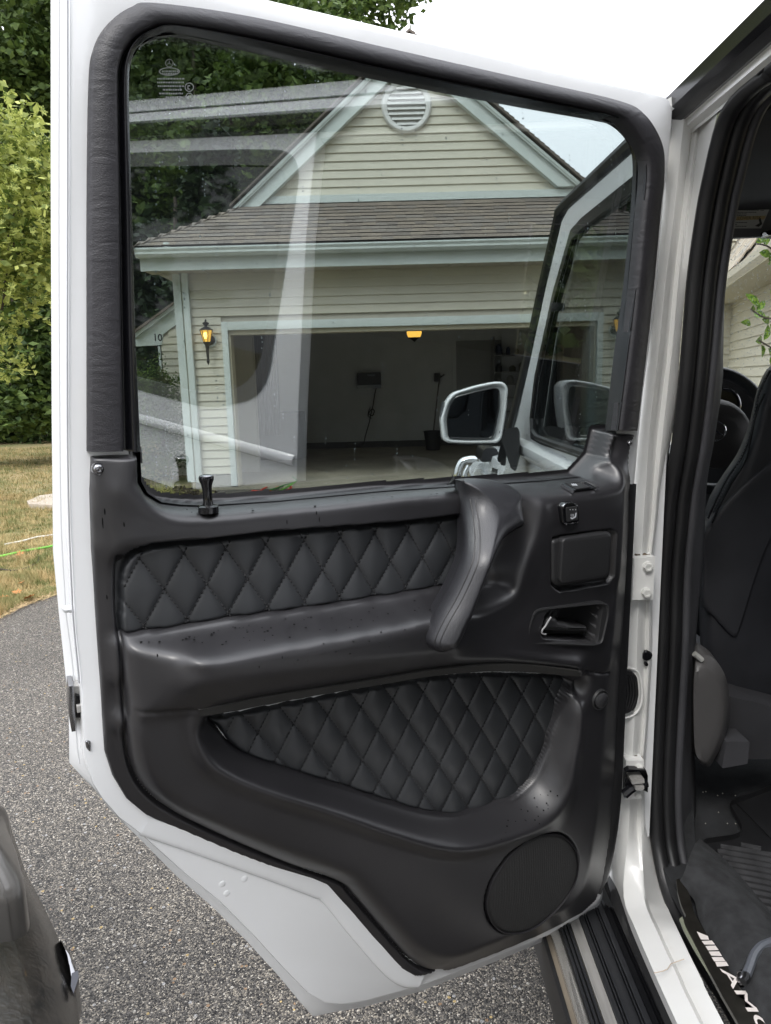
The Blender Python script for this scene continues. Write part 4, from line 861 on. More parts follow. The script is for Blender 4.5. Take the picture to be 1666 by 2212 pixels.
for x0, x1, y in ((1588, 1640, 449), (1586, 1612, 452), (1580, 1634, 455.5), (1580, 1628, 460), (1580, 1606, 463.5), (1576, 1604, 467), (1564, 1606, 482), (1564, 1588, 486), (1564, 1604, 490), (1640, 1648, 448), (1640, 1647, 452), (1638, 1645, 456)):
    x = x0
    while x < x1: l_ = rg.uniform(2, 5); qs.append(lab([(x, y), (x+l_, y), (x+l_, y+1.5), (x, y+1.5)], -.0108)); x += l_+.9
for x, y in ((1568, 450), (1566, 458)): qs.append(lab([(x, y), (x+6, y+1), (x+7, y+7), (x+2, y+9)], -.0108))
qs.append(lab([(1634, 476), (1638, 472), (1642, 486), (1634, 492), (1626, 490), (1636, 484)], -.0108))
quadmesh('label_print', qs, M_INK, vis)
bx('visor_clip', [(1652, 500), (1700, 488), (1700, 505), (1660, 508)], 1.72, 1.75, M_PIANO, vis, 3)
# mirror, windscreen with drops
ws_ = prism('windscreen', [V3(.47, 2.35, 1.22), V3(1.85, 2.35, 1.22), V3(1.80, 1.95, 1.82), V3(.50, 1.95, 1.82)], (0, .005, .003), glass('screen_glass', (.93, .95, .94), .03), CAR)
mb = MB(); nws = np.cross(V3(1, 0, 0), V3(0, -.4, .6)); nws /= np.linalg.norm(nws)
q0 = V3(.47, 2.35, 1.22)
for k in range(900):
    p = (rg.uniform(1556, 1668), rg.uniform(515, 800)); c = onp(p, q0+V3(0, .008, .008), nws); drop(mb, c, -nws if nws[1] > 0 else nws, rg.uniform(.0005, .0016), .5)
mb.build('screen_drops', MATS['water_drop'], ws_, True, 'stuff')
# steering wheel, gauge, column
cw = onY((1556, 900), 1.86)
def arc(cx, cy, rx, ry, a0, a1, Y, n=24): return [onY((cx+rx*cos(radians(a)), cy-ry*sin(radians(a))), Y) for a in np.linspace(a0, a1, n)]
sw_ = tube('steering_wheel', arc(1540, 930, 118, 126, -160, 200, 1.80, 60), .015, M_LEA, CAR, 12)
lathe('wheel_hub', onY((1545, 938), 1.80), (0, -1, .25), [(.085, -.02), (.088, .01), (.07, .03), (.03, .038), (.001, .04)], mat('brown_grey_hub', (.06, .052, .05), .55, bump=.3, bscale=700), sw_, 32)
tube('hub_ring', [onY((1545+23*cos(a), 930+21*sin(a)), 1.735) for a in np.linspace(0, 2*pi, 40)], .0022, M_CHROME, sw_, 6)
for a in (-pi/2, pi/6, 5*pi/6): tube('emblem_spoke', [onY((1545, 930), 1.738), onY((1545+22*cos(a), 930+20*sin(a)), 1.737)], [.003, .001], M_CHROMED, sw_, 6)
bx('instrument_hood', [(1500, 835), (1560, 806), (1610, 818), (1640, 850), (1644, 960), (1500, 960)], 1.95, 2.1, M_INT, CAR, 10)
tube('gauge_ring', [onY((1562+37*cos(a), 875+37*sin(a)), 1.945) for a in np.linspace(-pi/2, pi/2, 24)], .0035, M_CHROMED, CAR, 6)
bx('gauge_face', [(1540, 842), (1590, 848), (1598, 875), (1588, 906), (1540, 910)], 1.948, 1.952, M_PIANO, CAR, 8)
bx('dash_top', [(1600, 842), (1680, 866), (1680, 900), (1628, 880)], 2.15, 2.3, mat('dash_trim', (.10, .10, .10), .4), CAR, 3)
# driver's seat back
M_SEAT = leather('black_seat_leather', (.034, .035, .041), .42, 700, .25)
sb = [(1680, 770), (1666, 788), (1650, 808), (1633, 850), (1618, 915), (1593, 978), (1560, 1028), (1532, 1075), (1518, 1130), (1512, 1220), (1510, 1320), (1514, 1410), (1530, 1460), (1560, 1500), (1578, 1538), (1600, 1552), (1700, 1560), (1800, 1560), (1800, 700)]
sbc = np.array(yp(smoothp(sb, 90, True), 1.36)); cs_ = sbc.mean(0)
seat = loft('driver_seat', [np.array([cs_+(q-cs_)*s+V3(.6*max(0, dy), dy, 0) for q in sbc]) for s, dy in ((.70, -.035), (.86, -.034), (.95, -.026), (.985, -.014), (1., .005), (.94, .10), (.88, .15))], M_SEAT, CAR, closed=True, caps=True, auto=False)
pan = [(1520, 1150), (1518, 1230), (1519, 1302), (1545, 1338), (1572, 1368), (1586, 1376), (1592, 1368), (1604, 1330), (1625, 1260), (1650, 1190), (1700, 1080), (1700, 980), (1600, 1050)]
pc = np.array(yp(smoothp(pan, 70, True), 1.325)); cp = pc.mean(0)
loft('seat_back_panel', [np.array([cp+(q-cp)*s+V3(0, dy, 0) for q in pc]) for s, dy in ((.90, -.006), (.97, -.006), (.99, -.003), (1., .02))], leather('seat_panel', (.036, .037, .043), .5, 900, .2), seat, closed=True, caps=True, auto=False)
for px, Y in (([(1664, 800), (1640, 850), (1626, 925), (1604, 985), (1570, 1035), (1545, 1085), (1530, 1120)], 1.318), ([(1652, 850), (1632, 900), (1612, 990), (1580, 1045), (1556, 1090), (1538, 1130)], 1.312)):
    tube('seam', yp(smoothp(px, 30), Y), .0022, M_RUBG, seat, 5)
mb = MB(); sp = resamp(np.array(yp(smoothp([(1656, 812), (1636, 870), (1620, 935), (1600, 990), (1574, 1040), (1550, 1085), (1534, 1118)], 40), 1.313)), .006)
for a, b in zip(sp[:-1], sp[1:]): mb.tube([a, a*.4+b*.6], .0009, 4)
mb.build('seat_stitching', mat('grey_thread', (.10, .10, .11), .7), seat, True, 'stuff')
# cushion base, recliner cover
bx('seat_base', [(1560, 1500), (1720, 1540), (1720, 1640), (1610, 1640), (1560, 1600)], 1.25, 1.7, M_INT, seat, 6)
rc = [(1500, 1432), (1506, 1424), (1520, 1420), (1536, 1424), (1552, 1440), (1566, 1466), (1574, 1500), (1576, 1540), (1570, 1580), (1556, 1620), (1540, 1650), (1530, 1662), (1512, 1656), (1504, 1640), (1500, 1600), (1498, 1500)]
rcc = np.array(yp(smoothp(rc, 60, True), 1.20)); rc0 = rcc.mean(0)
rco = loft('recliner_cover', [np.array([rc0+(q-rc0)*s+V3(dx, dy, 0) for q in rcc]) for s, dx, dy in ((.55, -.014, -.01), (.80, -.010, -.010), (.86, -.006, -.006), (1., .006, .01), (1.02, .012, .05), (1.0, .012, .08))], mat('grey_plastic_cover', (.085, .082, .082), .38, bump=.15, bscale=800), CAR, closed=True, caps=True)
tube('seat_lever', yp([(1500, 1412), (1510, 1420), (1517, 1426)], 1.2), .005, mat('pale_plastic', (.4, .4, .38), .5), CAR, 8)
bx('seat_rail', [(1570, 1602), (1620, 1602), (1616, 1650), (1560, 1660)], 1.2, 1.3, M_INT, CAR, 3)
# carpeted floor side and hump, sill scuff plate
fz = lambda p, z=.60: onZ(p, z)
sideA = [(1438, 1560), (1436, 1700), (1440, 1800), (1455, 1880), (1478, 1950), (1520, 2035), (1580, 2130), (1650, 2240)]
sideB = [(1500, 1560), (1498, 1700), (1503, 1830), (1516, 1890), (1540, 1970), (1590, 2060), (1650, 2150), (1720, 2260)]
ca = smoothp([onX(p, .50) for p in sideA], 40); cb = smoothp([fz(p, .59) if p[1] > 1750 else onY(p, 1.24) for p in sideB], 40)
loft('side_carpet', [ca, ca*.5+cb*.5, cb], M_CARPET, CAR)
hA = smoothp([(1470, 1898), (1490, 1845), (1500, 1820), (1514, 1808)], 12)
hm = [np.array([fz(p, z) for p in smoothp(L, 30)]) for L, z in (([(1466, 1905), (1480, 1925), (1500, 1945), (1512, 1990), (1545, 2050), (1600, 2140), (1640, 2212)], .600), ([(1476, 1892), (1497, 1905), (1525, 1945), (1560, 2010), (1610, 2090), (1660, 2160), (1700, 2230)], .625), ([(1490, 1850), (1515, 1868), (1550, 1915), (1590, 1965), (1640, 2030), (1680, 2090), (1730, 2170)], .632), ([(1502, 1822), (1528, 1842), (1565, 1885), (1615, 1940), (1650, 1985), (1700, 2050), (1760, 2120)], .625), ([(1512, 1812), (1545, 1838), (1580, 1870), (1630, 1928), (1670, 1975), (1720, 2030), (1780, 2100)], .60))]
loft('carpet_hump', hm, M_CARPETG, CAR, auto=False)
plate_px = rnd([(1461, 1898), (1470, 1899), (1478, 1912), (1490, 1932), (1494, 1950), (1500, 1972), (1520, 2008), (1560, 2074), (1610, 2150), (1660, 2222), (1700, 2280), (1650, 2290), (1604, 2226), (1560, 2150), (1528, 2090), (1500, 2036), (1481, 1999), (1477, 1988), (1482, 1978), (1472, 1955), (1465, 1930)], 3, 3)
sc = prism('sill_plate', [fz(p, .606) for p in plate_px], (0, 0, -.006), mat('satin_dark_metal', (.10, .093, .08), .35, .9, var=.2, vscale=30), CAR)
prism('plate_tab', [fz(p, .604) for p in [(1468, 1985), (1474, 1980), (1478, 1990), (1486, 2003), (1484, 2008), (1540, 2100), (1534, 2105), (1500, 2050), (1478, 2010)]], (0, 0, -.003), mat('green_grey_plastic', (.22, .23, .17), .5), sc)
M_LET = mat('bright_lettering', (.80, .74, .70), .35, spec=.6)
gl = []; L_ = lambda P: [fz(p, .6068) for p in P]
E_ = lambda x, y: (1399.4+x*400/1229*.6664, 1732.6+y*400/1229*.6664)
for k, (a, b, c, d) in enumerate([((490, 1290), (600, 1335), (612, 1372), (530, 1370)), ((538, 1385), (640, 1380), (672, 1420), (566, 1420)), ((575, 1435), (675, 1430), (708, 1475), (602, 1478)), ((608, 1490), (712, 1488), (742, 1535), (634, 1530)), ((636, 1545), (746, 1545), (775, 1585), (664, 1588))]): gl.append(L_([E_(*a), E_(*b), E_(*c), E_(*d)]))
def G_(*P): gl.append(L_([E_(*p) for p in P]))
G_((672, 1592), (782, 1590), (808, 1632), (692, 1640)); 
quadmesh('sill_lettering', gl, M_LET, sc)
t0_ = fz(E_(722, 1664), .6068); rt_ = fz(E_(1130, 2290), .6068)-t0_; hh_ = np.linalg.norm(fz(E_(822, 1640), .6068)-fz(E_(722, 1664), .6068))
rt_ /= np.linalg.norm(rt_); up_t = np.cross(V3(0, 0, 1), rt_); text('sill_lettering', 'AMG', t0_, rt_, up_t+rt_*.12, hh_*1.30, M_LET, sc, .012, 2.35)
cb_ = tube('loose_cable', [fz(p, .63) for p in smoothp([(1690, 2028), (1666, 2036), (1644, 2046), (1629, 2064), (1620, 2088), (1613, 2106)], 20)], .006, mat('grey_cable', (.12, .13, .15), .35), CAR, 8)
lathe('cable_fitting', fz((1607, 2110), .615), (0, 0, 1), [(.009, -.01), (.009, .002), (.006, .006), (.002, .008)], M_CHROMED, CAR, 14)
tube('cable_end', [fz(p, .63) for p in [(1613, 2104), (1612, 2116), (1606, 2122)]], .005, M_RUB, CAR, 8)
# floor mat lies loose on the carpet: a thing of its own
MZ = .592
mt_px = [(1515, 1820), (1522, 1811), (1582, 1803), (1600, 1796), (1604, 1784), (1576, 1730), (1680, 1690), (1800, 1680), (1800, 2200), (1700, 2040), (1650, 1985), (1590, 1912), (1540, 1850)]
mt0 = fz((1620, 1900), MZ)
MAT = thing('floor_mat', 'black rubber floor mat with parallel ribs on the cabin floor', 'floor mat', (mt0[0], mt0[1], .58))
mb = MB(); mo = rnd(mt_px, 5, 4)
prism('mat_base', [fz(p, MZ) for p in mo], (0, 0, -.008), M_RUB, MAT)
rim = [fz(p, MZ+.010) for p in np.vstack([mo, mo[:1]])]
loft('mat_rim', [np.array(rim)+V3(0, 0, -.012), np.array(rim), np.array([q_*.985+np.mean(rim, 0)*.015 for q_ in rim]), np.array([q_*.975+np.mean(rim, 0)*.025+V3(0, 0, -.010) for q_ in rim])], M_RUB, MAT)
M_RIB = mat('worn_rubber_rib', (.045, .045, .047), .55, bump=.5, bscale=500, dist=.001, var=.25, vscale=60)
for k, (x0, y0, x1, y1) in enumerate([(1702-100, 1730+132, 1770, 1880)]+[]): pass
ribs = [(725, 415, 1229, 500), (695, 465, 1229, 560), (750, 530, 1229, 615), (805, 595, 1229, 670), (860, 660, 1229, 730), (915, 728, 1229, 790), (972, 798, 1229, 850), (1032, 870, 1229, 910), (1090, 948, 1229, 975), (1155, 1028, 1229, 1045)]
for x0, y0, x1, y1 in ribs+[(930, 400, 1130, 440)]:
    far = x0 != 930
    a, b = E_(x0, y0), E_(x1, y1); d = ((b[0]-a[0]), (b[1]-a[1])); b = (b[0]+(60 if far else 0), b[1]+(60*d[1]/d[0] if far else 0))
    P = [fz(a, MZ+.008), fz(b, MZ+.008), fz((b[0], b[1]+8.5), MZ+.008), fz((a[0]+1, a[1]+8.5), MZ+.008)]
    prism('rib', P, (0, 0, -.010), M_RIB, MAT)
prism('mat_sheen', [fz(p, .593) for p in [(1600, 1730), (1640, 1760)]][:0] or [fz(p, MZ+.003) for p in [(1592, 1735), (1602, 1731), (1668, 1800), (1668, 1812)]], (0, 0, -.003), M_RUB, MAT)
# small bits of grit
mb = MB()
for k in range(9): c = fz((rg.uniform(1500, 1600), rg.uniform(1700, 1780)), .60); mb.box(c-.0006, c+.0009)
gr = mb.build('carpet_grit', mat('pale_grit', (.4, .38, .33), .8), CAR, False, 'stuff')
# ================================================================= GROUND
def asphalt():
    m = bpy.data.materials.new('asphalt'); m.use_nodes = True; t = m.node_tree; b = t.nodes['Principled BSDF']; n = t.nodes.new; L = t.links.new
    tc = n('ShaderNodeTexCoord'); b.inputs['Roughness'].default_value = .62
    def vor(sc, f='F1'):
        v = n('ShaderNodeTexVoronoi'); v.inputs['Scale'].default_value = sc; v.feature = f; L(tc.outputs['Object'], v.inputs['Vector']); return v
    v1, v2 = vor(270), vor(88)
    sp = n('ShaderNodeSeparateColor'); L(v1.outputs['Color'], sp.inputs[0]); r1 = n('ShaderNodeValToRGB'); L(sp.outputs[0], r1.inputs[0]); e = r1.color_ramp.elements
    r1.color_ramp.interpolation = 'CONSTANT'; e[0].color = (.028, .026, .025, 1); e[1].position = .22; e[1].color = (.075, .069, .062, 1)
    for p, c in ((.46, (.135, .124, .110)), (.70, (.22, .196, .163)), (.87, (.38, .335, .27)), (.965, (.58, .53, .45))): q = e.new(p); q.color = (*c, 1)
    s2 = n('ShaderNodeSeparateColor'); L(v2.outputs['Color'], s2.inputs[0]); r2 = n('ShaderNodeValToRGB'); L(s2.outputs[1], r2.inputs[0]); r2.color_ramp.interpolation = 'CONSTANT'
    e = r2.color_ramp.elements; e[0].color = (.48, .45, .40, 1); e[1].position = .4; e[1].color = (.55, .40, .18, 1); q = e.new(.55); q.color = (.42, .41, .40, 1); q = e.new(.85); q.color = (.34, .22, .13, 1)
    th = n('ShaderNodeMath'); th.operation = 'GREATER_THAN'; th.inputs[1].default_value = .93; L(s2.outputs[0], th.inputs[0])
    ds = n('ShaderNodeMath'); ds.operation = 'LESS_THAN'; ds.inputs[1].default_value = .38; L(v2.outputs['Distance'], ds.inputs[0])
    mu = n('ShaderNodeMath'); mu.operation = 'MULTIPLY'; L(th.outputs[0], mu.inputs[0]); L(ds.outputs[0], mu.inputs[1])
    mx = n('ShaderNodeMix'); mx.data_type = 'RGBA'; L(mu.outputs[0], mx.inputs[0]); L(r1.outputs[0], mx.inputs[6]); L(r2.outputs[0], mx.inputs[7])
    ns = n('ShaderNodeTexNoise'); ns.inputs['Scale'].default_value = 1.1; ns.inputs['Detail'].default_value = 6; L(tc.outputs['Object'], ns.inputs['Vector']); mr = n('ShaderNodeMapRange'); mr.inputs[3].default_value = .62; mr.inputs[4].default_value = 1.38; L(ns.outputs[0], mr.inputs[0])
    m2 = n('ShaderNodeVectorMath'); m2.operation = 'SCALE'; L(mx.outputs[2], m2.inputs[0]); L(mr.outputs[0], m2.inputs['Scale']); L(m2.outputs[0], b.inputs['Base Color'])
    bp = n('ShaderNodeBump'); bp.inputs['Strength'].default_value = 1.; bp.inputs['Distance'].default_value = .006; bp.invert = True
    ad = n('ShaderNodeMath'); ad.operation = 'ADD'; L(v1.outputs['Distance'], ad.inputs[0]); L(sp.outputs[1], ad.inputs[1]); L(ad.outputs[0], bp.inputs['Height']); L(bp.outputs[0], b.inputs['Normal'])
    MATS['asphalt'] = m; return m
M_ASP = asphalt()
M_SOIL = mat('lawn_soil', (.32, .25, .125), .95, col2=(.15, .16, .06), vscale=1.1, bump=1, bscale=60, dist=.02)
def sheet(name, pts, z, m): 
    o = mk(name, [(x, y, z) for x, y in pts], [tuple(x) for x in tessellate_polygon([[Vector((x, y, 0)) for x, y in pts]])], m, None, False); fixn(o); o['kind'] = 'structure'
    if o.data.polygons[0].normal.z < 0: o.data.flip_normals()
    return o
sheet('ground', [(-200, -200), (200, -200), (200, 300), (-200, 300)], -.05, M_SOIL)
ed = [onZ(p, 0)[:2] for p in [(-60, 1372), (0, 1335), (40, 1313), (80, 1298), (125, 1284)]]
edge = list(ed)+[(-1.72, 6.2), (-2.25, 8.6), (-2.35, 9.72)]
sheet('driveway', [(-14, -12), (9, -12), (9, 9.9), (-2.35, 9.9)]+[tuple(q) for q in reversed(edge)]+[(-14, 2.6)], -.004, M_ASP)
sheet('lawn', [(-40, 2.6), (-14, 2.6)]+[tuple(q) for q in edge]+[(-2.5, 10.5), (-2.5, 60), (-60, 60), (-60, 2.6)], .0, M_SOIL)
# grass blades
def blades(n):
    V = []; ex = np.array(edge)
    pts = np.zeros((0, 2))
    def inl(x, y): return x < np.interp(y, ex[:, 1], ex[:, 0])-.02
    xs = []; ys = []
    for lo, hi, k in ((3.2, 6, n*.5), (6, 10, n*.3), (10, 18, n*.2)):
        y = RG.uniform(lo, hi, int(k)); x = RG.uniform(-.64, -.30, int(k))*y; xs.append(x); ys.append(y)
    x = np.concatenate(xs); y = np.concatenate(ys); k = inl(x, y); x, y = x[k], y[k]
    cl = np.sin(x*5+np.sin(y*3)*2)*np.sin(y*4.3+x*2)
    m = len(x); h = RG.uniform(.02, .055, m)*(1+.6*cl)*(1+.04*y); th = RG.uniform(0, 2*pi, m); ln = RG.uniform(.3, 1.2, m)*h; w = .0016*(1+.18*y)
    dx, dy = np.cos(th), np.sin(th)
    A = np.stack([x-dy*w, y+dx*w, np.zeros(m)], 1); B = np.stack([x+dy*w, y-dx*w, np.zeros(m)], 1); C = np.stack([x+dx*ln, y+dy*ln, h], 1)
    return np.stack([A, B, C], 1).reshape(-1, 3)
def leafmat(name, c1, c2, rough=.6, trans=.25, vs=1.2):
    m = bpy.data.materials.new(name); m.use_nodes = True; t = m.node_tree; b = t.nodes['Principled BSDF']; n = t.nodes.new; L = t.links.new
    b.inputs['Roughness'].default_value = rough; b.inputs['Specular IOR Level'].default_value = .3
    tc = n('ShaderNodeTexCoord'); ns = n('ShaderNodeTexNoise'); ns.inputs['Scale'].default_value = vs; ns.inputs['Detail'].default_value = 3; wn = n('ShaderNodeTexWhiteNoise'); sn = n('ShaderNodeVectorMath'); sn.operation = 'SNAP'; sn.inputs[1].default_value = (.12, .12, .12)
    L(tc.outputs['Object'], ns.inputs['Vector']); L(tc.outputs['Object'], sn.inputs[0]); L(sn.outputs[0], wn.inputs['Vector'])
    a = n('ShaderNodeMix'); a.inputs[0].default_value = .45; L(ns.outputs[0], a.inputs[2]); L(wn.outputs[0], a.inputs[3])
    r = n('ShaderNodeValToRGB'); r.color_ramp.elements[0].position = .3; r.color_ramp.elements[1].position = .7; r.color_ramp.elements[0].color = (*c1, 1); r.color_ramp.elements[1].color = (*c2, 1)
    L(a.outputs[0], r.inputs[0]); L(r.outputs[0], b.inputs['Base Color'])
    tr = n('ShaderNodeBsdfTranslucent'); L(r.outputs[0], tr.inputs[0]); mx = n('ShaderNodeMixShader'); mx.inputs[0].default_value = trans
    L(b.outputs[0], mx.inputs[1]); L(tr.outputs[0], mx.inputs[2]); L(mx.outputs[0], t.nodes['Material Output'].inputs[0]); MATS[name] = m; return m
M_GRASS = leafmat('grass_blade', (.16, .18, .06), (.50, .38, .19), .7, .25, 1.1)
v = blades(90000); g_ = mk('grass', v, np.arange(len(v)).reshape(-1, 3), M_GRASS, None, False); props(g_, 'short half-dry grass blades covering the lawn left of the driveway', 'grass', None, 'stuff')
# straw along the edge of the asphalt
mb = MB()
for k in range(1600):
    t = RG.uniform(0, 1); i = int(t*3.99); a, b = np.array(edge[i]), np.array(edge[i+1]); p = a+(b-a)*RG.uniform(); p = p+V3(-abs(RG.normal(0, .22)), RG.normal(0, .05))[:2]+[.03, 0]
    th = RG.uniform(0, pi); l_ = RG.uniform(.02, .07); d = V3(cos(th), sin(th), RG.uniform(-.1, .35))*l_; c = V3(p[0], p[1], .008); s_ = V3(-sin(th), cos(th), 0)*.0016
    mb.add([c-s_, c+s_, c+d], [(0, 1, 2)])
props(mb.build('straw', mat('dry_straw', (.50, .36, .19), .8, var=.3, vscale=30)), 'dry straw scattered along the edge of the asphalt', 'straw', None, 'stuff')
# stepping stone, hoses, twig, leaves on the lawn
def tprop(o, l, c, g=None): return props(o, l, c, g)
a = [onZ(p, .06) for p in [(58, 1082), (86, 1070), (160, 1060), (220, 1062), (220, 1092), (120, 1091), (62, 1088)]]
tprop(prism('paving_slab', a, (0, 0, -.07), mat('tan_stone', (.46, .40, .33), .85, var=.12, vscale=14, bump=.4, bscale=80)), 'flat tan paving slab set in the lawn beside the open door', 'paving slab')
gy = lambda P, z: [onZ(p, z) for p in smoothp(P, 40)]
tprop(tube('garden_hose', gy([(-60, 1212), (0, 1202), (50, 1191), (90, 1184), (115, 1179), (190, 1160), (300, 1130), (400, 1108), (470, 1088), (540, 1078), (600, 1062), (640, 1040)], .035), .011, mat('green_hose', (.17, .50, .06), .4, var=.25, vscale=3)), 'bright green garden hose running across the lawn to the garage', 'garden hose')
tprop(tube('garden_hose', gy([(10, 1176), (50, 1168), (80, 1160), (115, 1155), (200, 1135), (330, 1110), (430, 1096), (500, 1078), (590, 1082), (640, 1086)], .035), .008, mat('white_hose', (.66, .64, .58), .45)), 'thin pale hose lying just beyond the green one', 'garden hose')
tprop(tube('twig', gy([(-10, 1203+24), (22, 1232), (45, 1230), (68, 1222), (82, 1212), (85, 1200)], .02), .006, mat('bark_twig', (.045, .035, .028), .9)), 'dark curved twig on the dry grass near the asphalt', 'twig')
def leafmesh(name, m):
    P = [(0, -1), (.25, -.45), (.85, -.55), (.55, -.1), (1, .2), (.45, .3), (.3, .6), (0, 1), (-.3, .6), (-.45, .3), (-1, .2), (-.55, -.1), (-.85, -.55), (-.25, -.45)]
    me = bpy.data.meshes.new(name); V = [(x*.5, y*.5, .12*(x*x)-.06*y) for x, y in P]+[(0, 0, -.03)]; k = len(P); me.from_pydata(V, [], [(i, (i+1) % k, k) for i in range(k)]); me.materials.append(m); return me
lf = leafmesh('fallen_leaf_mesh', mat('dead_leaf', (.42, .17, .05), .8, var=.4, vscale=20))
spots = [(52, 1212-28, 'topmost, near the thin pale hose'), (45, 1183+12, 'just below the green hose'), (46, 1258, 'left of the tuft by the door edge'), (36, 1279, 'on the worn straw patch'), (12, 1289, 'nearest the photo edge'), (62, 1290, 'right of the worn patch'), (40, 1200, 'below the twig')]
for i, (x, y, l_) in enumerate(spots):
    o = place('fallen_leaf', lf, None, onZ((x, y), .035)); s_ = random.uniform(.055, .095); o.scale = (s_, s_*1.2, s_); o.rotation_euler = (random.uniform(-.3, .3), random.uniform(-.3, .3), random.uniform(0, 6)); props(o, 'curled orange dead leaf on the lawn, '+l_, 'leaf', 'dead leaves on the lawn')

# ================================================================= HOUSE
YH = 9.9
M_SIDE = mat('beige_siding', (.61, .585, .485), .55, var=.03, vscale=2, bump=.12, bscale=40, dist=.002)
M_HTRIM = mat('pale_green_trim', (.60, .66, .64), .45, var=.03, vscale=3)
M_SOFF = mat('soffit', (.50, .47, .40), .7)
M_SH = mat('roof_shingle', (.155, .125, .10), .9, var=.25, vscale=4, bump=.8, bscale=150, dist=.003)
M_SHs = [mat('roof_shingle_'+n_, c, .9, var=.16, vscale=7, bump=.8, bscale=150, dist=.003) for n_, c in (('brown', (.165, .137, .113)), ('grey', (.172, .150, .130)), ('tan', (.192, .160, .128)), ('dark', (.138, .118, .102)))]
M_CON = mat('concrete', (.30, .29, .26), .85, var=.15, vscale=3, bump=.3, bscale=60)
M_GW = mat('garage_plaster', (.66, .66, .66), .85, var=.05, vscale=2)
xl = lambda x, y, Y=YH: onY((x, y), Y)[0]; zl = lambda x, y, Y=YH: onY((x, y), Y)[2]
HX0 = xl(400, 736); HXR = 4.75
GL, GR = xl(503, 880), xl(503, 880)+4.88
GT = zl(780, 706); CX0 = xl(488, 850); CT = zl(780, 688)
HOUSE = thing('house', 'beige sided house with an open double garage and a gable with a round vent', 'house', (1.0, YH, 0))
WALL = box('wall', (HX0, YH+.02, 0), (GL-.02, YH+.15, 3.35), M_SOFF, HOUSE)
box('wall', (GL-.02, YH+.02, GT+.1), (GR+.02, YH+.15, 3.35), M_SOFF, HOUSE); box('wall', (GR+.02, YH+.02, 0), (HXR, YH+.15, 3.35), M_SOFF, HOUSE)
def board(x0, x1, z, h, Y, parent, name='siding_board', zz=None):
    """one lapped siding board: butt edge proud at the bottom"""
    V = [(x0, Y+.004, z+h), (x1, Y+.004, z+h), (x1, Y-.014, z+.004), (x0, Y-.014, z+.004), (x1, Y-.012, z), (x0, Y-.012, z), (x1, Y+.006, z), (x0, Y+.006, z)]
    return mk(name, V, [(0, 1, 2, 3), (3, 2, 4, 5), (5, 4, 6, 7), (0, 3, 5, 7), (1, 6, 4, 2), (0, 7, 6, 1)], M_SIDE, parent, False)
EXP = .1125
z0 = .22; k = 0
while z0+k*EXP < 3.2:
    z = z0+k*EXP; k += 1
    if z < CT-.03:
        board(HX0, CX0, z, EXP, YH, HOUSE); board(GR+.12, HXR, z, EXP, YH, HOUSE)
    else: board(HX0, HXR, z, EXP, YH, HOUSE)
box('foundation', (HX0, YH+.0, -.03), (GL, YH+.12, .21), M_CON, HOUSE)
box('corner_board', (xl(384, 736), YH-.035, .12), (HX0-.0, YH+.0, 3.2), M_HTRIM, HOUSE); box('corner_board', (xl(384, 736), YH, .12), (xl(384, 736)+.03, YH+.12, 3.2), M_HTRIM, HOUSE)
# downspout
dx0, dx1 = xl(397, 800), xl(411, 800); dY = YH-.05
dsx = xl(411.5, 736)
box('downspout', (dsx-.042, YH-.085, .12), (dsx+.042, YH-.018, 3.0), M_HTRIM, HOUSE, .008)
pth = [V3(dsx-.09, 9.44, 3.22), V3(dsx-.09, 9.44, 3.12), V3(dsx-.05, 9.60, 3.06), V3(dsx, 9.82, 3.0), V3(dsx, 9.85, 2.9)]
tube('downspout_elbow', smoothp(pth, 16), .045, M_HTRIM, HOUSE, 10)
# garage casing
box('door_casing', (CX0, YH-.03, .05), (GL-.0, YH+.02, CT), M_HTRIM, HOUSE, .004); box('door_casing', (GL, YH-.03, GT), (GR, YH+.02, CT), M_HTRIM, HOUSE, .004); box('door_casing', (GR, YH-.03, .05), (GR+.12, YH+.02, CT), M_HTRIM, HOUSE, .004)
M_JAMB = mat('cream_jamb', (.52, .48, .36), .6)
box('door_jamb', (GL, YH+.022, .03), (GL+.025, YH+.22, GT-.002), M_JAMB, HOUSE); box('door_jamb', (GR-.025, YH+.022, .03), (GR, YH+.22, GT-.002), M_JAMB, HOUSE); box('door_head', (GL+.026, YH+.022, GT-.06), (GR-.026, YH+.22, GT-.002), M_JAMB, HOUSE)
# garage interior
GX0, GX1, GY1 = HX0+.15, HXR-.1, 15.6
box('garage_wall', (GX0-.1, YH+.15, 0), (GX0, GY1, 2.75), M_GW, HOUSE); box('garage_wall', (GX1, YH+.15, 0), (GX1+.1, GY1, 2.75), M_GW, HOUSE); box('garage_wall', (GX0-.1, GY1, 0), (GX1+.1, GY1+.1, 2.75), M_GW, HOUSE)
box('garage_ceiling', (GX0-.1, YH+.15, 2.75), (GX1+.1, GY1+.1, 2.85), M_GW, HOUSE)
box('garage_floor', (GX0-.1, YH-.02, -.02), (GX1+.1, GY1, .03), mat('garage_concrete', (.36, .33, .26), .6, var=.18, vscale=1.5), HOUSE)
box('curb', (GX0, GY1-.06, .03), (GX1, GY1-.001, .16), mat('dark_curb', (.09, .09, .085), .8), HOUSE)
box('raised_garage_door', (GL+.03, YH+.35, 2.50), (GR-.03, YH+2.7, 2.56), mat('garage_door_panel', (.24, .24, .24), .5), HOUSE)
bxw = lambda px, Y: [onY(p, Y) for p in px]
dp = bxw([(981, 712), (981, 1000)], GY1-.03); box('inner_door', (dp[0][0], GY1-.04, .17), (dp[0][0]+1.05, GY1-.002, 2.25), mat('inner_door_paint', (.31, .31, .30), .5), HOUSE, .004)
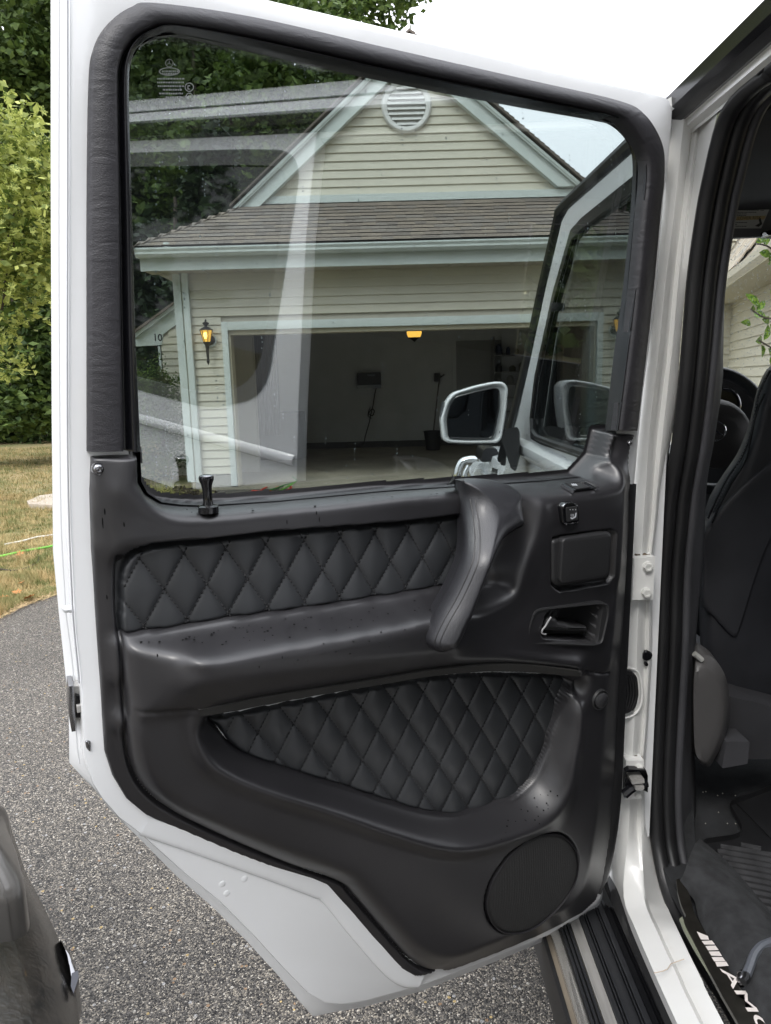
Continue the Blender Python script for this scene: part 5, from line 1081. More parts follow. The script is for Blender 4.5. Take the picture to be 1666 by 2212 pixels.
for dx in (0, 1.05): box('door_casing', (dp[0][0]+dx-.04, GY1-.06, .16), (dp[0][0]+dx+.04, GY1-.003, 2.32), M_GW, HOUSE)
lathe('door_knob', onY((1044, 880), GY1-.06), (0, -1, 0), [(.02, 0), (.035, .02), (.03, .05), (.01, .06)], M_CHROMED, HOUSE, 12)
# charger box on the back wall with its dangling cord
cb = bxw([(771, 805), (824, 838)], 15.3); CH = thing('charger_box', 'black wall box with a cord hanging on the back wall of the garage', 'charger', ((cb[0][0]+cb[1][0])/2, 15.3, cb[1][2]))
box('box_body', (cb[0][0], 15.3, cb[1][2]), (cb[1][0], 15.58, cb[0][2]), mat('charger_black', (.05, .05, .055), .5), CH, .02); box('handle_slot', (cb[0][0]+.22, 15.285, cb[0][2]-.08), (cb[0][0]+.38, 15.299, cb[0][2]-.04), M_PIANO, CH)
box('lower_band', (cb[0][0], 15.28, cb[1][2]), (cb[1][0], 15.299, cb[1][2]+.07), M_PIANO, CH)
cd = [onY(p, 15.5) for p in smoothp([(813, 838), (809, 856), (806, 876), (800, 900), (798, 912), (790, 940), (786, 956), (780, 962)], 40)]
tube('cord', cd, .012, M_RUB, CH, 6); tube('cord_loop', [onY(p, 15.5) for p in smoothp([(800, 880), (796, 892), (804, 898), (809, 888), (803, 884), (795, 897), (803, 904)], 30)], .012, M_RUB, CH, 6)
# bucket with a mop, hung tool, shelves with goods, curtain on the side wall
bk = onY((933, 970), 15.0); BK = lathe('bucket', (bk[0], 14.6, .03), (0, 0, 1), [(.14, 0), (.185, .36), (.20, .37), (.20, .39), (.18, .385), (.13, .03)], M_PLA, None, 20); tprop(BK, 'black bucket with a mop handle at the back of the garage', 'bucket')
tprop(tube('mop', [V3(bk[0]-.02, 14.7, .1), V3(bk[0]+.22, 15.4, 1.55)], .015, mat('mop_handle', (.12, .11, .10), .6), None, 8), 'thin mop handle leaning out of the black bucket', 'mop')
t_ = onY((946, 812), 15.5); TL = thing('hung_tool', 'small dark tool hung on the garage back wall left of the inner door', 'tool', tuple(t_)); box('tool_head', t_-V3(.08, .03, .12), t_+V3(.05, .03, .06), M_PLA, TL, .01); tube('tool_grip', [t_+V3(.02, 0, -.05), t_+V3(.14, 0, .03)], .02, M_PLA, TL, 6)
box('light_switch', onY((978, 770), 15.56), onY((984, 783), 15.59), M_PLA, HOUSE)
s0, s1 = onY((1068, 766), 15.2), onY((1180, 766), 15.2); SHF = thing('shelf_unit', 'open wall shelves crowded with small items at the back right of the garage', 'shelves', (s0[0], 15.2, 0))
M_SHELF = mat('shelf_grey', (.28, .28, .27), .6)
for y_ in (766, 802, 829, 858, 888):
    z = onY((1110, y_), 15.2)[2]; box('shelf', (s0[0], 15.15, z-.02), (s0[0]+1.7, 15.59, z), M_SHELF, SHF)
for dx in (0, 1.7): box('upright', (s0[0]+dx-.02, 15.15, .05), (s0[0]+dx, 15.59, 2.3), M_SHELF, SHF)
rr = np.random.default_rng(5); colr = ['dark', 'rust', 'navy', 'olive', 'pale']; mats_ = [mat('goods_'+c, v_, .5) for c, v_ in zip(colr, ((.03, .03, .03), (.10, .04, .03), (.03, .04, .08), (.06, .06, .03), (.25, .25, .23)))]
n_i = 0
for y_, rw in ((766, 'top'), (802, 'second'), (829, 'third')):
    z = onY((1110, y_), 15.2)[2]; x = s0[0]+.05; pos = 0
    while x < s0[0]+1.45:
        r_ = rr.uniform(.04, .075); h = rr.uniform(.12, .26); ci = int(rr.integers(0, 5)); pos += 1
        o = lathe('storage_jar', (x+r_, 15.35, z), (0, 0, 1), [(r_, 0), (r_, h*.75), (r_*.6, h*.85), (r_*.6, h)], mats_[ci], None, 12)
        props(o, f'{["near-black", "rust red", "navy", "olive", "pale"][ci]} jar, {["first", "second", "third", "fourth", "fifth", "sixth", "seventh", "eighth", "ninth"][min(pos-1, 8)]} from the left on the {rw} garage shelf', 'jar', 'jars on the garage shelves'); x += 2*r_+rr.uniform(.06, .16)
cx0, cx1 = onY((548, 800), 13.2)[0], onY((600, 800), 13.2)[0]
P = [(cx0+(cx1-cx0)*t, 13.2+.05*sin(t*46), 0) for t in np.linspace(0, 1, 90)]
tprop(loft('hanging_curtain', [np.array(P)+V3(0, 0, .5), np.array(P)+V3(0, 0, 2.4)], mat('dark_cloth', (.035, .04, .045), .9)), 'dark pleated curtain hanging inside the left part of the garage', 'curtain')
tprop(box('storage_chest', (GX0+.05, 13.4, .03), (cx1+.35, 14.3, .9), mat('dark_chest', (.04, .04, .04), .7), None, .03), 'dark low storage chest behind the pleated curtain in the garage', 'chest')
# garage ceiling lamp (lit)
lc = onY((895, 716), 12.6); LAMP = thing('ceiling_lamp', 'lit amber glass ceiling lamp hanging inside the garage', 'lamp', tuple(lc))
M_AMB = mat('amber_glass', (.8, .42, .08), .3, emis=((1, .50, .08), 1.6)); 
lathe('lamp_shade', lc, (0, 0, 1), [(.10, -.10), (.125, -.06), (.135, .0), (.135, .07), (.12, .075)], M_AMB, LAMP, 10)
lathe('lamp_rim', lc, (0, 0, 1), [(.145, .062), (.145, .085), (.03, .10), (.02, .20)], M_PLA, LAMP, 16); lathe('lamp_finial', lc, (0, 0, 1), [(.10, -.115), (.105, -.10), (.05, -.135), (.02, -.16), (.005, -.18)], M_PLA, LAMP, 12)
# wall lantern (lit)
wc = onY((446, 722), YH-.12); LAN = thing('wall_lantern', 'small black lit coach lantern on the siding left of the garage door', 'wall lamp', (wc[0], YH-.02, wc[2]))
pc_ = onY((452, 735), YH-.02); lathe('mount_plate', (pc_[0], YH-.014, pc_[2]), (0, -1, 0), [(.105, -.01), (.105, .012), (.09, .016), (.001, .016)], M_HTRIM, LAN, 8); lathe('back_plate', (pc_[0]+.02, YH-.03, pc_[2]), (0, -1, 0), [(.065, 0), (.06, .02), (.02, .03)], M_PLA, LAN, 16)
lathe('lantern_glass', wc, (0, 0, 1), [(.045, -.10), (.078, .05), (.07, .055)], mat('lantern_amber', (.7, .45, .12), .2, emis=((1, .52, .06), .9)), LAN, 6); lathe('bulb', wc+V3(0, -.065, -.02), (0, 0, 1), [(.012, -.04), (.026, .0), (.022, .03), (.004, .045)], mat('lit_bulb', (1, .8, .3), .3, emis=((1, .66, .12), 4)), LAN, 12)
for j in range(6): a = j*pi/3; tube('glazing_bar', [wc+V3(.047*cos(a), .047*sin(a), -.10), wc+V3(.081*cos(a), .081*sin(a), .05)], .005, M_PLA, LAN, 5)
lathe('lantern_roof', wc, (0, 0, 1), [(.095, .05), (.09, .06), (.045, .09), (.02, .10), (.018, .115), (.04, .13), (.045, .145), (.012, .165), (.014, .18), (.003, .20)], M_PLA, LAN, 12)
lathe('lantern_base', wc, (0, 0, 1), [(.055, -.10), (.05, -.115), (.028, -.14), (.022, -.20), (.017, -.30), (.015, -.33), (.024, -.35), (.004, -.40)], M_PLA, LAN, 10)
tube('bracket', [wc+V3(.0, 0, -.15), wc+V3(.02, .06, -.14), V3(pc_[0]+.02, YH-.03, pc_[2])], .010, M_PLA, LAN, 6)
# eave: gutter, fascia, soffit
YE = 9.40; gz = zl(760, 524, YE); GEX = xl(291, 542, YE)
prof = [(YE+.11, gz-.11), (YE+.02, gz-.11), (YE-.012, gz-.075), (YE-.012, gz-.05), (YE-.03, gz-.02), (YE-.03, gz), (YE-.018, gz), (YE-.016, gz-.015), (YE, gz-.06), (YE+.03, gz-.095), (YE+.11, gz-.095)]
loft('gutter', [np.array([(x, y, z) for y, z in prof]) for x in (GEX, 4.3)], M_HTRIM, HOUSE, closed=True, caps=True, smooth=False)
box('fascia', (xl(303, 570, YE+.12), YE+.115, gz-.26), (4.3, YE+.15, gz-.005), M_HTRIM, HOUSE)
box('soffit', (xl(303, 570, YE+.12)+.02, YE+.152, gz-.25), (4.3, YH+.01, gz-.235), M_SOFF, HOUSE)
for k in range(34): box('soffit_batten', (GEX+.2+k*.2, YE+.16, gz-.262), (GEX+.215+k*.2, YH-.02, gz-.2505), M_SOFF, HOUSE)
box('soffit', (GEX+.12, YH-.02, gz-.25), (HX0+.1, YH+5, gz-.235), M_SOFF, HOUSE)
# roof skirt
YG = 10.6
ze = gz-.0; zt = zl(760, 444, YG); slope = (zt-ze)/(YG-YE)
RX0 = GEX-.02; RXt = RX0+(YG-YE)*.98; RXR = 4.30
prism('roof_deck', [V3(RX0, YE, ze-.03), V3(RXR, YE, ze-.03), V3(RXR+.9, YG+.1, zt-.03+.1*slope), V3(RXt, YG+.1, zt-.03+.1*slope)], (0, 0, -.03), M_SH, HOUSE)
prism('roof_deck', [V3(RX0, YE, ze-.03), V3(RXt, YG+.1, zt+.04), V3(RXt+1.2, YG+6, zt+.04), V3(RX0, YG+6, ze-.03)], (0, 0, -.03), M_SH, HOUSE)
sh_mesh = {}; M_BUTT = mat('cut_edge_shade', (.022, .020, .019), .95)  # dark cut edge; its near-black also paints the shade line of each course
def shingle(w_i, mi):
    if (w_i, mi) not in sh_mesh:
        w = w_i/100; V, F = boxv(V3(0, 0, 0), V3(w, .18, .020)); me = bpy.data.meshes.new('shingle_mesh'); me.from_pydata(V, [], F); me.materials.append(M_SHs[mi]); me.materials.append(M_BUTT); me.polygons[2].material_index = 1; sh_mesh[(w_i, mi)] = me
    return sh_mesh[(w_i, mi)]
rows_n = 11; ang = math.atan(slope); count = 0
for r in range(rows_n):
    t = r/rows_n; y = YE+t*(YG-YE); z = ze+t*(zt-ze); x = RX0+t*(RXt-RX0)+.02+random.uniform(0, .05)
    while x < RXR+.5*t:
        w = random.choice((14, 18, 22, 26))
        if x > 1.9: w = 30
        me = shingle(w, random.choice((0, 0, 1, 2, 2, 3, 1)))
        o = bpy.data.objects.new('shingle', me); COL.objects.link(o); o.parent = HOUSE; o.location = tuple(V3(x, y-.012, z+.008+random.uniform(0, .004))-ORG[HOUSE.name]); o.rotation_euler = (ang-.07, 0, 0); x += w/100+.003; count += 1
for r in range(11):
    t = r/11; c = V3(RX0+t*(RXt-RX0), YE+t*(YG-YE), ze+t*(zt-ze)+.014)
    V, F = boxv(V3(-.06, -.07, -.004), V3(.06, .10, .004)); o = mk('hip_shingle', V, F, M_SHs[2 if r % 2 else 0], HOUSE, False, origin=(0, 0, 0)); o.location = tuple(c-ORG[HOUSE.name]); o.rotation_euler = (ang, -.25, -.7)
# gable
def rk(p): return onY(p, YG)
pk = rk((884, 82)); lb = rk((504, 452)); rb_ = rk((1258, 402)); zb = zt+.06
gzb = zb+.10
def gx(z, side):  # inner rake edge at height z
    o = lb if side == 0 else rb_; t = (z-o[2])/(pk[2]-o[2]); return o[0]+(pk[0]-o[0])*t
wL, wR = .34, .34
k = 0
while True:
    z = gzb+k*EXP; k += 1
    xa, xb = gx(z, 0)+wL-.04, gx(z, 1)-wR+.04
    if xb-xa < .15: break
    xa2, xb2 = gx(z+EXP, 0)+wL-.04, gx(z+EXP, 1)-wR+.04; Y = YG+.10
    V = [(xa2, Y+.004, z+EXP), (xb2, Y+.004, z+EXP), (xb, Y-.014, z+.004), (xa, Y-.014, z+.004), (xb, Y-.012, z), (xa, Y-.012, z), (xb, Y+.006, z), (xa, Y+.006, z)]
    mk('siding_board', V, [(0, 1, 2, 3), (3, 2, 4, 5), (5, 4, 6, 7), (0, 3, 5, 7), (1, 6, 4, 2), (0, 7, 6, 1)], M_SIDE, HOUSE, False)
prism('gable_wall', [V3(gx(zb, 0)+.1, YG+.11, zb-.2), V3(gx(zb, 1)-.1, YG+.11, zb-.2), V3(pk[0], YG+.11, pk[2]-.1)], (0, .1, 0), M_SOFF, HOUSE)
box('frieze_board', (gx(zb, 0)+.05, YG+.04, zb), (gx(zb, 1)-.05, YG+.09, gzb+.0), M_HTRIM, HOUSE)
for side, (o, w) in enumerate(((lb, wL), (rb_, wR))):
    d = V3(1, 0, 0)*(w if side == 0 else -w); pz = V3(*pk)
    in_pk = V3(pk[0], 0, pk[2]-.34*abs((pk[2]-o[2])/(pk[0]-o[0])))
    A, B = V3(o[0], YG-.02, o[2]), V3(pk[0], YG-.02, pk[2])
    prism('rake_board', [A+d*.28, A+d, V3(in_pk[0], YG-.02, in_pk[2]), V3(pk[0], YG-.02, in_pk[2]+.72*(pk[2]-in_pk[2]))], (0, .11, 0), M_HTRIM, HOUSE)
    prism('rake_crown', [A+d*.0, A+d*.27, V3(pk[0], YG-.02, in_pk[2]+.73*(pk[2]-in_pk[2])), B], (0, -.05, 0), M_HTRIM, HOUSE)
    prism('rake_bead', [A+d*.12, A+d*.17, V3(pk[0], YG-.02, in_pk[2]+.83*(pk[2]-in_pk[2])), V3(pk[0], YG-.02, in_pk[2]+.88*(pk[2]-in_pk[2]))], (0, -.064, 0), M_HTRIM, HOUSE)
    up_ = V3(0, 0, .035); prism('roof_slope', [A+V3(-.03 if side == 0 else .03, -.09, .01), B+V3(0, -.09, .045), B+V3(0, 5, .045), A+V3(-.03 if side == 0 else .03, 5, .01)], (0, 0, .03), M_SHs[3], HOUSE)
# small shingle ends along the right rake
for k in range(34):
    t = k/34; t2 = (k+1)/34; c = V3(*rb_)*(1-t)+V3(*pk)*t; c2 = V3(*rb_)*(1-t2)+V3(*pk)*t2; prism('shingle_end', [c+V3(0, -.10, .05), c+V3(.01, -.10, .085), c2+V3(.0, -.10, .075), c2+V3(0, -.10, .05)], (0, .4, 0), M_SHs[3], HOUSE)
# round louvred vent
vc = onY((878, 229), YG+.08); vr = 46/1535*(YG+.1)*1.0; VT = lathe('gable_vent', (vc[0], YG+.085, vc[2]), (0, -1, 0), [(vr*1.08, -.03), (vr*1.08, .03), (vr*1.02, .05), (vr*.92, .05), (vr*.84, .035), (vr*.84, .0), (.001, .0)], mat('vent_white', (.66, .66, .64), .5), HOUSE, 40)
for j in range(8):
    z = vc[2]-vr*.72+j*vr*.205; hw = sqrt(max(.0004, (vr*.83)**2-(z-vc[2])**2)); V = [(vc[0]-hw, YG+.04, z-.02), (vc[0]+hw, YG+.04, z-.02), (vc[0]+hw, YG+.075, z+.035), (vc[0]-hw, YG+.075, z+.035)]; prism('louvre', V, (0, .006, .006), MATS['vent_white'], VT)
# porch wing at the far left, with the house number
YP = 11.6; PW = thing('porch_wing', 'low side entrance wing of the house with a small pale gable carrying the number 10', 'porch', (xl(360, 900, YP), YP, 0))
pr = lambda p, Y=YP: onY(p, Y)
prism('gable_trim', [pr(p) for p in [(292, 722), (300, 712), (395, 646), (396, 690), (352, 722), (350, 745), (292, 748)]], (0, .08, 0), M_HTRIM, PW)
prism('gable_crown', [pr(p, YP-.06) for p in [(286, 720), (395, 640), (396, 652), (290, 731)]], (0, .06, 0), M_HTRIM, PW)
prism('roof_slope', [pr(p, YP-.1) for p in [(284, 717), (396, 636), (396, 641), (286, 722)]], (0, 3., 0), M_SHs[0], PW)
box('post', pr((341, 748)), pr((352, 830))+V3(0, .1, -1.2), M_HTRIM, PW)
box('wing_wall', (xl(352, 800, YP), YP+.03, 0), (HX0+.6, YP+.2, 2.6), M_SOFF, PW)
k = 0
while .2+k*EXP < 2.75:
    z = .2+k*EXP; k += 1; x0_ = xl(352, 800, YP); board(x0_ if z < 2.12 else x0_+(z-2.12)*1.2, HX0+.3, z, EXP, YP+.02, PW)
nb = pr((331, 736), YP-.004); text('house_number', '10', nb, (1, 0, -.026), (0, 0, 1), .15, M_PIANO, PW, .012)
tube('door_arch', [pr(p, YP+.3) for p in smoothp([(290, 752), (305, 744), (322, 742), (342, 750)], 16)], .03, M_PIANO, PW, 6)
# right hand wing seen through the windscreen
A = V3(4.75, YH, 0); d = V3(-.287, -.958, 0); nrm_ = V3(-.958, .287, 0)
RW = thing('garden_wing', 'sided right hand wing of the house with a tan shingled roof above its gutter', 'house wing', tuple(A)); Lw = 5.2
def rwp(t, o, z): return A+d*t+nrm_*o+V3(0, 0, z)
prism('wing_wall', [rwp(0, -.02, 0), rwp(Lw, -.02, 0), rwp(Lw, -.02, 2.55), rwp(0, -.02, 2.55)], tuple(-nrm_*.12), M_SOFF, RW)
k = 0; gzr = onp((1610, 622), A, nrm_)[2]
while .15+k*EXP < gzr-.14:
    z = .15+k*EXP; k += 1; mk('siding_board', [rwp(0, -.004, z+EXP), rwp(Lw, -.004, z+EXP), rwp(Lw, .014, z+.004), rwp(0, .014, z+.004), rwp(Lw, .012, z), rwp(0, .012, z), rwp(Lw, -.006, z), rwp(0, -.006, z)], [(0, 1, 2, 3), (3, 2, 4, 5), (5, 4, 6, 7), (0, 3, 5, 7), (1, 6, 4, 2), (0, 7, 6, 1)], M_SIDE, RW, False)
loft('gutter', [np.array([rwp(t, o, gzr+z) for o, z in ((.30, -.10), (.40, -.10), (.44, -.06), (.45, .0), (.43, .0), (.40, -.07), (.30, -.08))]) for t in (-.2, Lw)], mat('cream_gutter', (.66, .62, .52), .5), RW, closed=True, caps=True, smooth=False)
prism('soffit', [rwp(-.2, 0, gzr-.12), rwp(Lw, 0, gzr-.12), rwp(Lw, .40, gzr-.11), rwp(-.2, .40, gzr-.11)], (0, 0, .01), MATS['cream_jamb'], RW)
prism('roof_deck', [rwp(-4, .42, gzr-.01), rwp(Lw, .42, gzr-.01), rwp(Lw, -3.0, gzr+5.12), rwp(-4, -3.0, gzr+5.12)], (0, 0, -.04), mat('tan_felt', (.30, .255, .20), .9, var=.12, vscale=9), RW)
M_TS = [mat('tan_shingle_'+n_, c, .9, var=.1, vscale=9, bump=.6, bscale=150, dist=.003) for n_, c in (('light', (.40, .35, .28)), ('warm', (.36, .30, .235)), ('grey', (.33, .30, .26)))]
dirs = -nrm_*2.82+V3(0, 0, 4.23); Ls = np.linalg.norm(dirs); dirs /= Ls; nu_ = np.cross(d, dirs); nu_ = nu_ if nu_[2] > 0 else -nu_
def tmesh(mi):
    V = [d*a+dirs*b+nu_*c for a in (0, .29) for b in (0, .16) for c in (0, .012)]; me = bpy.data.meshes.new('tan_shingle_mesh'); me.from_pydata([tuple(x) for x in V], [], boxv(V3(0, 0, 0), V3(1, 1, 1))[1]); me.materials.append(M_TS[mi]); return me
TM = [tmesh(i) for i in range(3)]; cnt = 0
for r in range(20):
    for j in range(15):
        p = rwp(-1.6+j*.30+.15*(r % 2), .43, gzr+.005)+dirs*r*.145+nu_*(.006+.003*random.random())
        o = bpy.data.objects.new('shingle', TM[random.randrange(3)]); COL.objects.link(o); o.parent = RW; o.location = tuple(p-ORG[RW.name])
# ================================================================= PLANTS
def leaf_cloud(n, blobs, size, seed=1, shape='diamond', up=.35):
    r = np.random.default_rng(seed); B = np.array([list(b[0])+list(b[1]) for b in blobs], float); wt = np.array([b[1][0]*b[1][2] for b in blobs]); wt = wt/wt.sum()
    ci = r.choice(len(B), n, p=wt); dd = r.normal(size=(n, 3)); dd /= np.linalg.norm(dd, axis=1)[:, None]; rad = r.uniform(.25, 1., n)**.45
    lump = 1+.20*np.sin(dd[:, 0]*7+ci)+.16*np.sin(dd[:, 2]*9+ci*2)+.13*np.sin(dd[:, 1]*11)
    P = B[ci, :3]+dd*(rad*lump)[:, None]*B[ci, 3:]
    a = r.normal(size=(n, 3)); a[:, 2] *= .5; a /= np.linalg.norm(a, axis=1)[:, None]; b = r.normal(size=(n, 3)); b = b-a*(a*b).sum(1)[:, None]; b /= np.linalg.norm(b, axis=1)[:, None]
    s = size*r.uniform(.6, 1.3, n)[:, None]
    V = np.stack([P-a*s, P+b*s*.55-a*s*.1, P+a*s, P-b*s*.55-a*s*.1], 1).reshape(-1, 3); return V, np.arange(4*n).reshape(-1, 4)
def tree(name, label, x, y, h, blobs, n, size, m, bark, seed, tr=.15, group=None, limbs=3, cat='tree', lean=0):
    T = thing(name, label, cat, (x, y, 0), group)
    top = V3(x+lean, y, h*.8); path = smoothp([V3(x, y, -.1), V3(x+.05, y, h*.3), V3(x+lean*.5-.1, y+.1, h*.55), top], 14)
    tube('trunk', path, np.linspace(tr, tr*.25, 14), bark, T, 8)
    r = np.random.default_rng(seed)
    for i in range(limbs):
        b = blobs[i % len(blobs)]; c = V3(*b[0]); s = path[min(13, 4+i*2)]
        tube('limb', smoothp([s, (s+c)/2+V3(*r.normal(0, .15, 3)), c], 8), np.linspace(tr*.45, tr*.1, 8), bark, T, 6)
    V, F = leaf_cloud(n, blobs, size, seed); mk('crown', V, F, m, T, False); return T
M_BARK = mat('bark', (.075, .06, .05), .95, var=.3, vscale=12, bump=1, bscale=40, dist=.02)
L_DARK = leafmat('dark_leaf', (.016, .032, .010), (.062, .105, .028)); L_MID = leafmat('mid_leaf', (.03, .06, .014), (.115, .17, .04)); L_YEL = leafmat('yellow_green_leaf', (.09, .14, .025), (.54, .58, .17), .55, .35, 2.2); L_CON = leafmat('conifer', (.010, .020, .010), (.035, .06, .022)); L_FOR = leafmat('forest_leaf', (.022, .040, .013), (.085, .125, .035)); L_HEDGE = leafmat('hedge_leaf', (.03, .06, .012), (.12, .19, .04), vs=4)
rt = np.random.default_rng(11)
def at(px, Y): return onY(px, Y)
def blobs_for(x, y, h0, h1, w, k, seed):
    r = np.random.default_rng(seed); o = []
    for i in range(k):
        t = (i+.5)/k; ww = w*(.55+.45*sin(pi*min(1, t*1.1)))*r.uniform(.5, .8); o.append(((x+r.normal(0, w*.42), y+r.normal(0, w*.3), h0+(h1-h0)*t), (ww, ww, (h1-h0)/k*1.3)))
    return o
# distant wood behind lawn and house
spec = [(-19, 24, 15, 4.2), (-15.5, 27, 17, 4.5), (-12, 25, 14.5, 4), (-9.2, 28, 17.5, 4.4), (-6, 26, 15.5, 4), (-3, 29, 18, 4.3), (-.6, 27, 16.5, 3.4), (-22, 28, 17, 4.5), (-8, 21, 11, 3.2), (-4.2, 22.5, 12, 3.2), (-13, 20, 11.5, 3.4)]
side = ['farthest left', 'second from the left', 'left of the maple', 'broad, behind the house corner', 'above the garage roof hip', 'tallest, beside the gable', 'thin, beside the gable peak', 'outermost at the back', 'lower, darker front tree', 'lower, left of the gable', 'low, behind the maple']
for i, ((x, y, h, w), sd_) in enumerate(zip(spec, side)):
    tree('deciduous_tree', 'dark leafy tree beyond the lawn, '+sd_, x, y, h, blobs_for(x, y, h*.12, h*.97, w, 9, 100+i), 17000, .14, L_FOR if i % 3 else L_MID, M_BARK, 30+i, .22, 'trees of the wood beyond the lawn')
# dense undergrowth
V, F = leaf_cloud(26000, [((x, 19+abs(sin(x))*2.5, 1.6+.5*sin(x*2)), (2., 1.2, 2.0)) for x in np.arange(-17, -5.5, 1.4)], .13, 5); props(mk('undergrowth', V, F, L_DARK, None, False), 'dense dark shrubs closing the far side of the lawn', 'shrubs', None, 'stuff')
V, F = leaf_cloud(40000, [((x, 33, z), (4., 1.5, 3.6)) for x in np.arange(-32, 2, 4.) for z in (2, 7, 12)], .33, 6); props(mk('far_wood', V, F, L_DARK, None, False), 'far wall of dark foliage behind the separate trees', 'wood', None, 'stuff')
tree('spruce_tree', 'near-black spruce behind the low corner of the garage roof', -3.9, 14.6, 6.3, [((-3.9+.1*i, 14.6, .9+i*.62), (1.25-.11*i, 1.1-.1*i, .5)) for i in range(9)], 9000, .12, L_CON, M_BARK, 71, .14, cat='conifer')
tree('spruce_tree', 'dark conifer low behind the number gable', -4.9, 16, 4.6, [((-4.9, 16, .8+i*.6), (1.5-.15*i, 1.2-.1*i, .5)) for i in range(7)], 6000, .12, L_CON, M_BARK, 72, .12, cat='conifer')
# yellow-green maple sapling at the left edge
mx0 = at((-90, 600), 9.2); bl = [(tuple(at(p, 9.2+dy)), (rx*1.25, .8, rz*1.25)) for p, rx, rz, dy in (((20, 330), .55, .45, 0), ((70, 380), .50, .55, .3), ((30, 440), .65, .5, -.2), ((85, 470), .35, .45, 0), ((10, 540), .6, .45, .2), ((70, 560), .4, .4, 0), ((20, 650), .32, .35, .2), ((5, 770), .28, .25, .1), ((60, 300), .25, .3, 0), ((-60, 480), .8, 1.0, 0))]
MAP = tree('maple_tree', 'bright yellow-green young maple at the left of the lawn', mx0[0], 9.2, 5.0, bl, 7000, .055, L_YEL, M_BARK, 81, .05, limbs=7)
lm = leafmesh('maple_leaf_mesh', L_YEL)
for k in range(260):
    b = bl[k % 9]; u_ = RG.normal(size=3); u_ /= np.linalg.norm(u_); u_[1] = -abs(u_[1]); p = V3(*b[0])+u_*V3(*b[1])*RG.uniform(.85, 1.12); o = bpy.data.objects.new('leaf', lm); COL.objects.link(o); o.parent = MAP; o.location = tuple(p-ORG[MAP.name]); s_ = RG.uniform(.10, .16); o.scale = (s_, s_, s_); o.rotation_euler = tuple(RG.uniform(-1, 1, 2)+[.9, 0])+(RG.uniform(0, 6.28),)
# broad dark branches of a nearer tree at top left and the undergrowth tree with layered leaves
x, y, h = at((-70, 800), 14.)[0], 14., 9.5
tree('beech_tree', 'mid green layered tree behind and below the yellow maple', x, y, h, [(tuple(at(p, y)), (rx, 1., rz)) for p, rx, rz in (((30, 60), 1.6, 1.1), ((85, 160), .9, .7), ((20, 210), 1.4, .6), ((80, 620), .8, .35), ((40, 690), 1.1, .35), ((80, 760), .8, .35), ((30, 820), 1.1, .35), ((90, 860), .8, .3), ((40, 900), 1.3, .35))], 15000, .085, L_MID, M_BARK, 91, .16, limbs=9)
# grass tuft by the downspout and border edging; hedge by the porch
hc = onY((334, 800), 11.0); V, F = leaf_cloud(9000, [((hc[0]-.1, 11.0, .75), (.50, .5, .95)), ((hc[0]-.35, 11.1, 1.15), (.45, .5, .62)), ((hc[0]+.05, 11, 1.35), (.32, .4, .42))], .028, 9); props(mk('clipped_shrub', V, F, L_HEDGE, None, False), 'rounded clipped green shrub in front of the number gable', 'shrub')
def tuft(name, label, c, n, hh, m, seed):
    r = np.random.default_rng(seed); V = []; F = []
    for k in range(n):
        a = r.uniform(0, 2*pi); ln = r.uniform(.3, 1.)*hh; out_ = r.uniform(.3, 1.5)*hh; w = r.uniform(.003, .007)
        b0 = V3(*c)+V3(r.normal(0, .10), r.normal(0, .06), 0); s = V3(-sin(a), cos(a), 0)*w; i = len(V)
        for t in (0, .35, .7, 1.): q = b0+V3(cos(a)*out_*t*t, sin(a)*out_*t*t, ln*(1.5*t-.9*t*t*t)); V += [q-s*(1-t), q+s*(1-t)]
        F += [(i+2*j, i+2*j+1, i+2*j+3, i+2*j+2) for j in range(3)]
    return props(mk(name, V, F, m, None, False), label, 'grass clump')
gc = onZ((412, 1068), .0); M_TG = leafmat('tall_grass', (.14, .17, .05), (.50, .46, .17), .7, .3, 4)
tuft('grass_clump', 'shaggy ornamental grass clump at the foot of the downspout', (gc[0]-.12, 8.6, 0), 240, .42, M_TG, 3); tuft('grass_clump', 'smaller pale grass clump left of the one at the downspout', (gc[0]-.50, 8.3, 0), 200, .36, M_TG, 4)
a = [onZ(p, .04) for p in [(350, 1086), (395, 1078), (470, 1070), (500, 1066), (500, 1086), (360, 1098)]]
tprop(prism('garden_path', a, (0, 0, -.04), MATS['tan_stone']), 'pale stone edging slab in front of the grass clumps', 'edging slab')
V, F = leaf_cloud(1500, [((gc[0]-.3, 9.3, .05), (.6, .3, .06))], .03, 12); props(mk('mulch', V, F, mat('mulch_brown', (.05, .035, .025), .95), None, False), 'dark mulch and litter along the foot of the house wall', 'mulch', None, 'stuff')
# red cord and coiled lines on the apron
rc_ = [onZ(p, .02) for p in smoothp([(700, 1012), (660, 1030), (600, 1052), (565, 1070), (545, 1060), (600, 1064), (630, 1052), (590, 1048), (560, 1066), (620, 1078), (630, 1068), (580, 1074), (540, 1080), (600, 1088)], 120)]
tprop(tube('extension_cord', rc_, .010, mat('red_cord', (.55, .05, .03), .45), None, 6), 'tangled red extension cord at the edge of the garage floor', 'extension cord')
for k, (P, c, l_) in enumerate((([(505, 1080), (560, 1066), (610, 1050), (640, 1040), (632, 1030)], (.05, .22, .06), 'dark green hose loop beside the red cord'), ([(480, 1092), (520, 1072), (570, 1070), (620, 1078), (640, 1090)], (.5, .52, .42), 'pale green hose loop below the red cord'))):
    tprop(tube('garden_hose', gy(P, .03), .012, mat('hose_'+str(k), c, .5), None, 7), l_, 'garden hose')
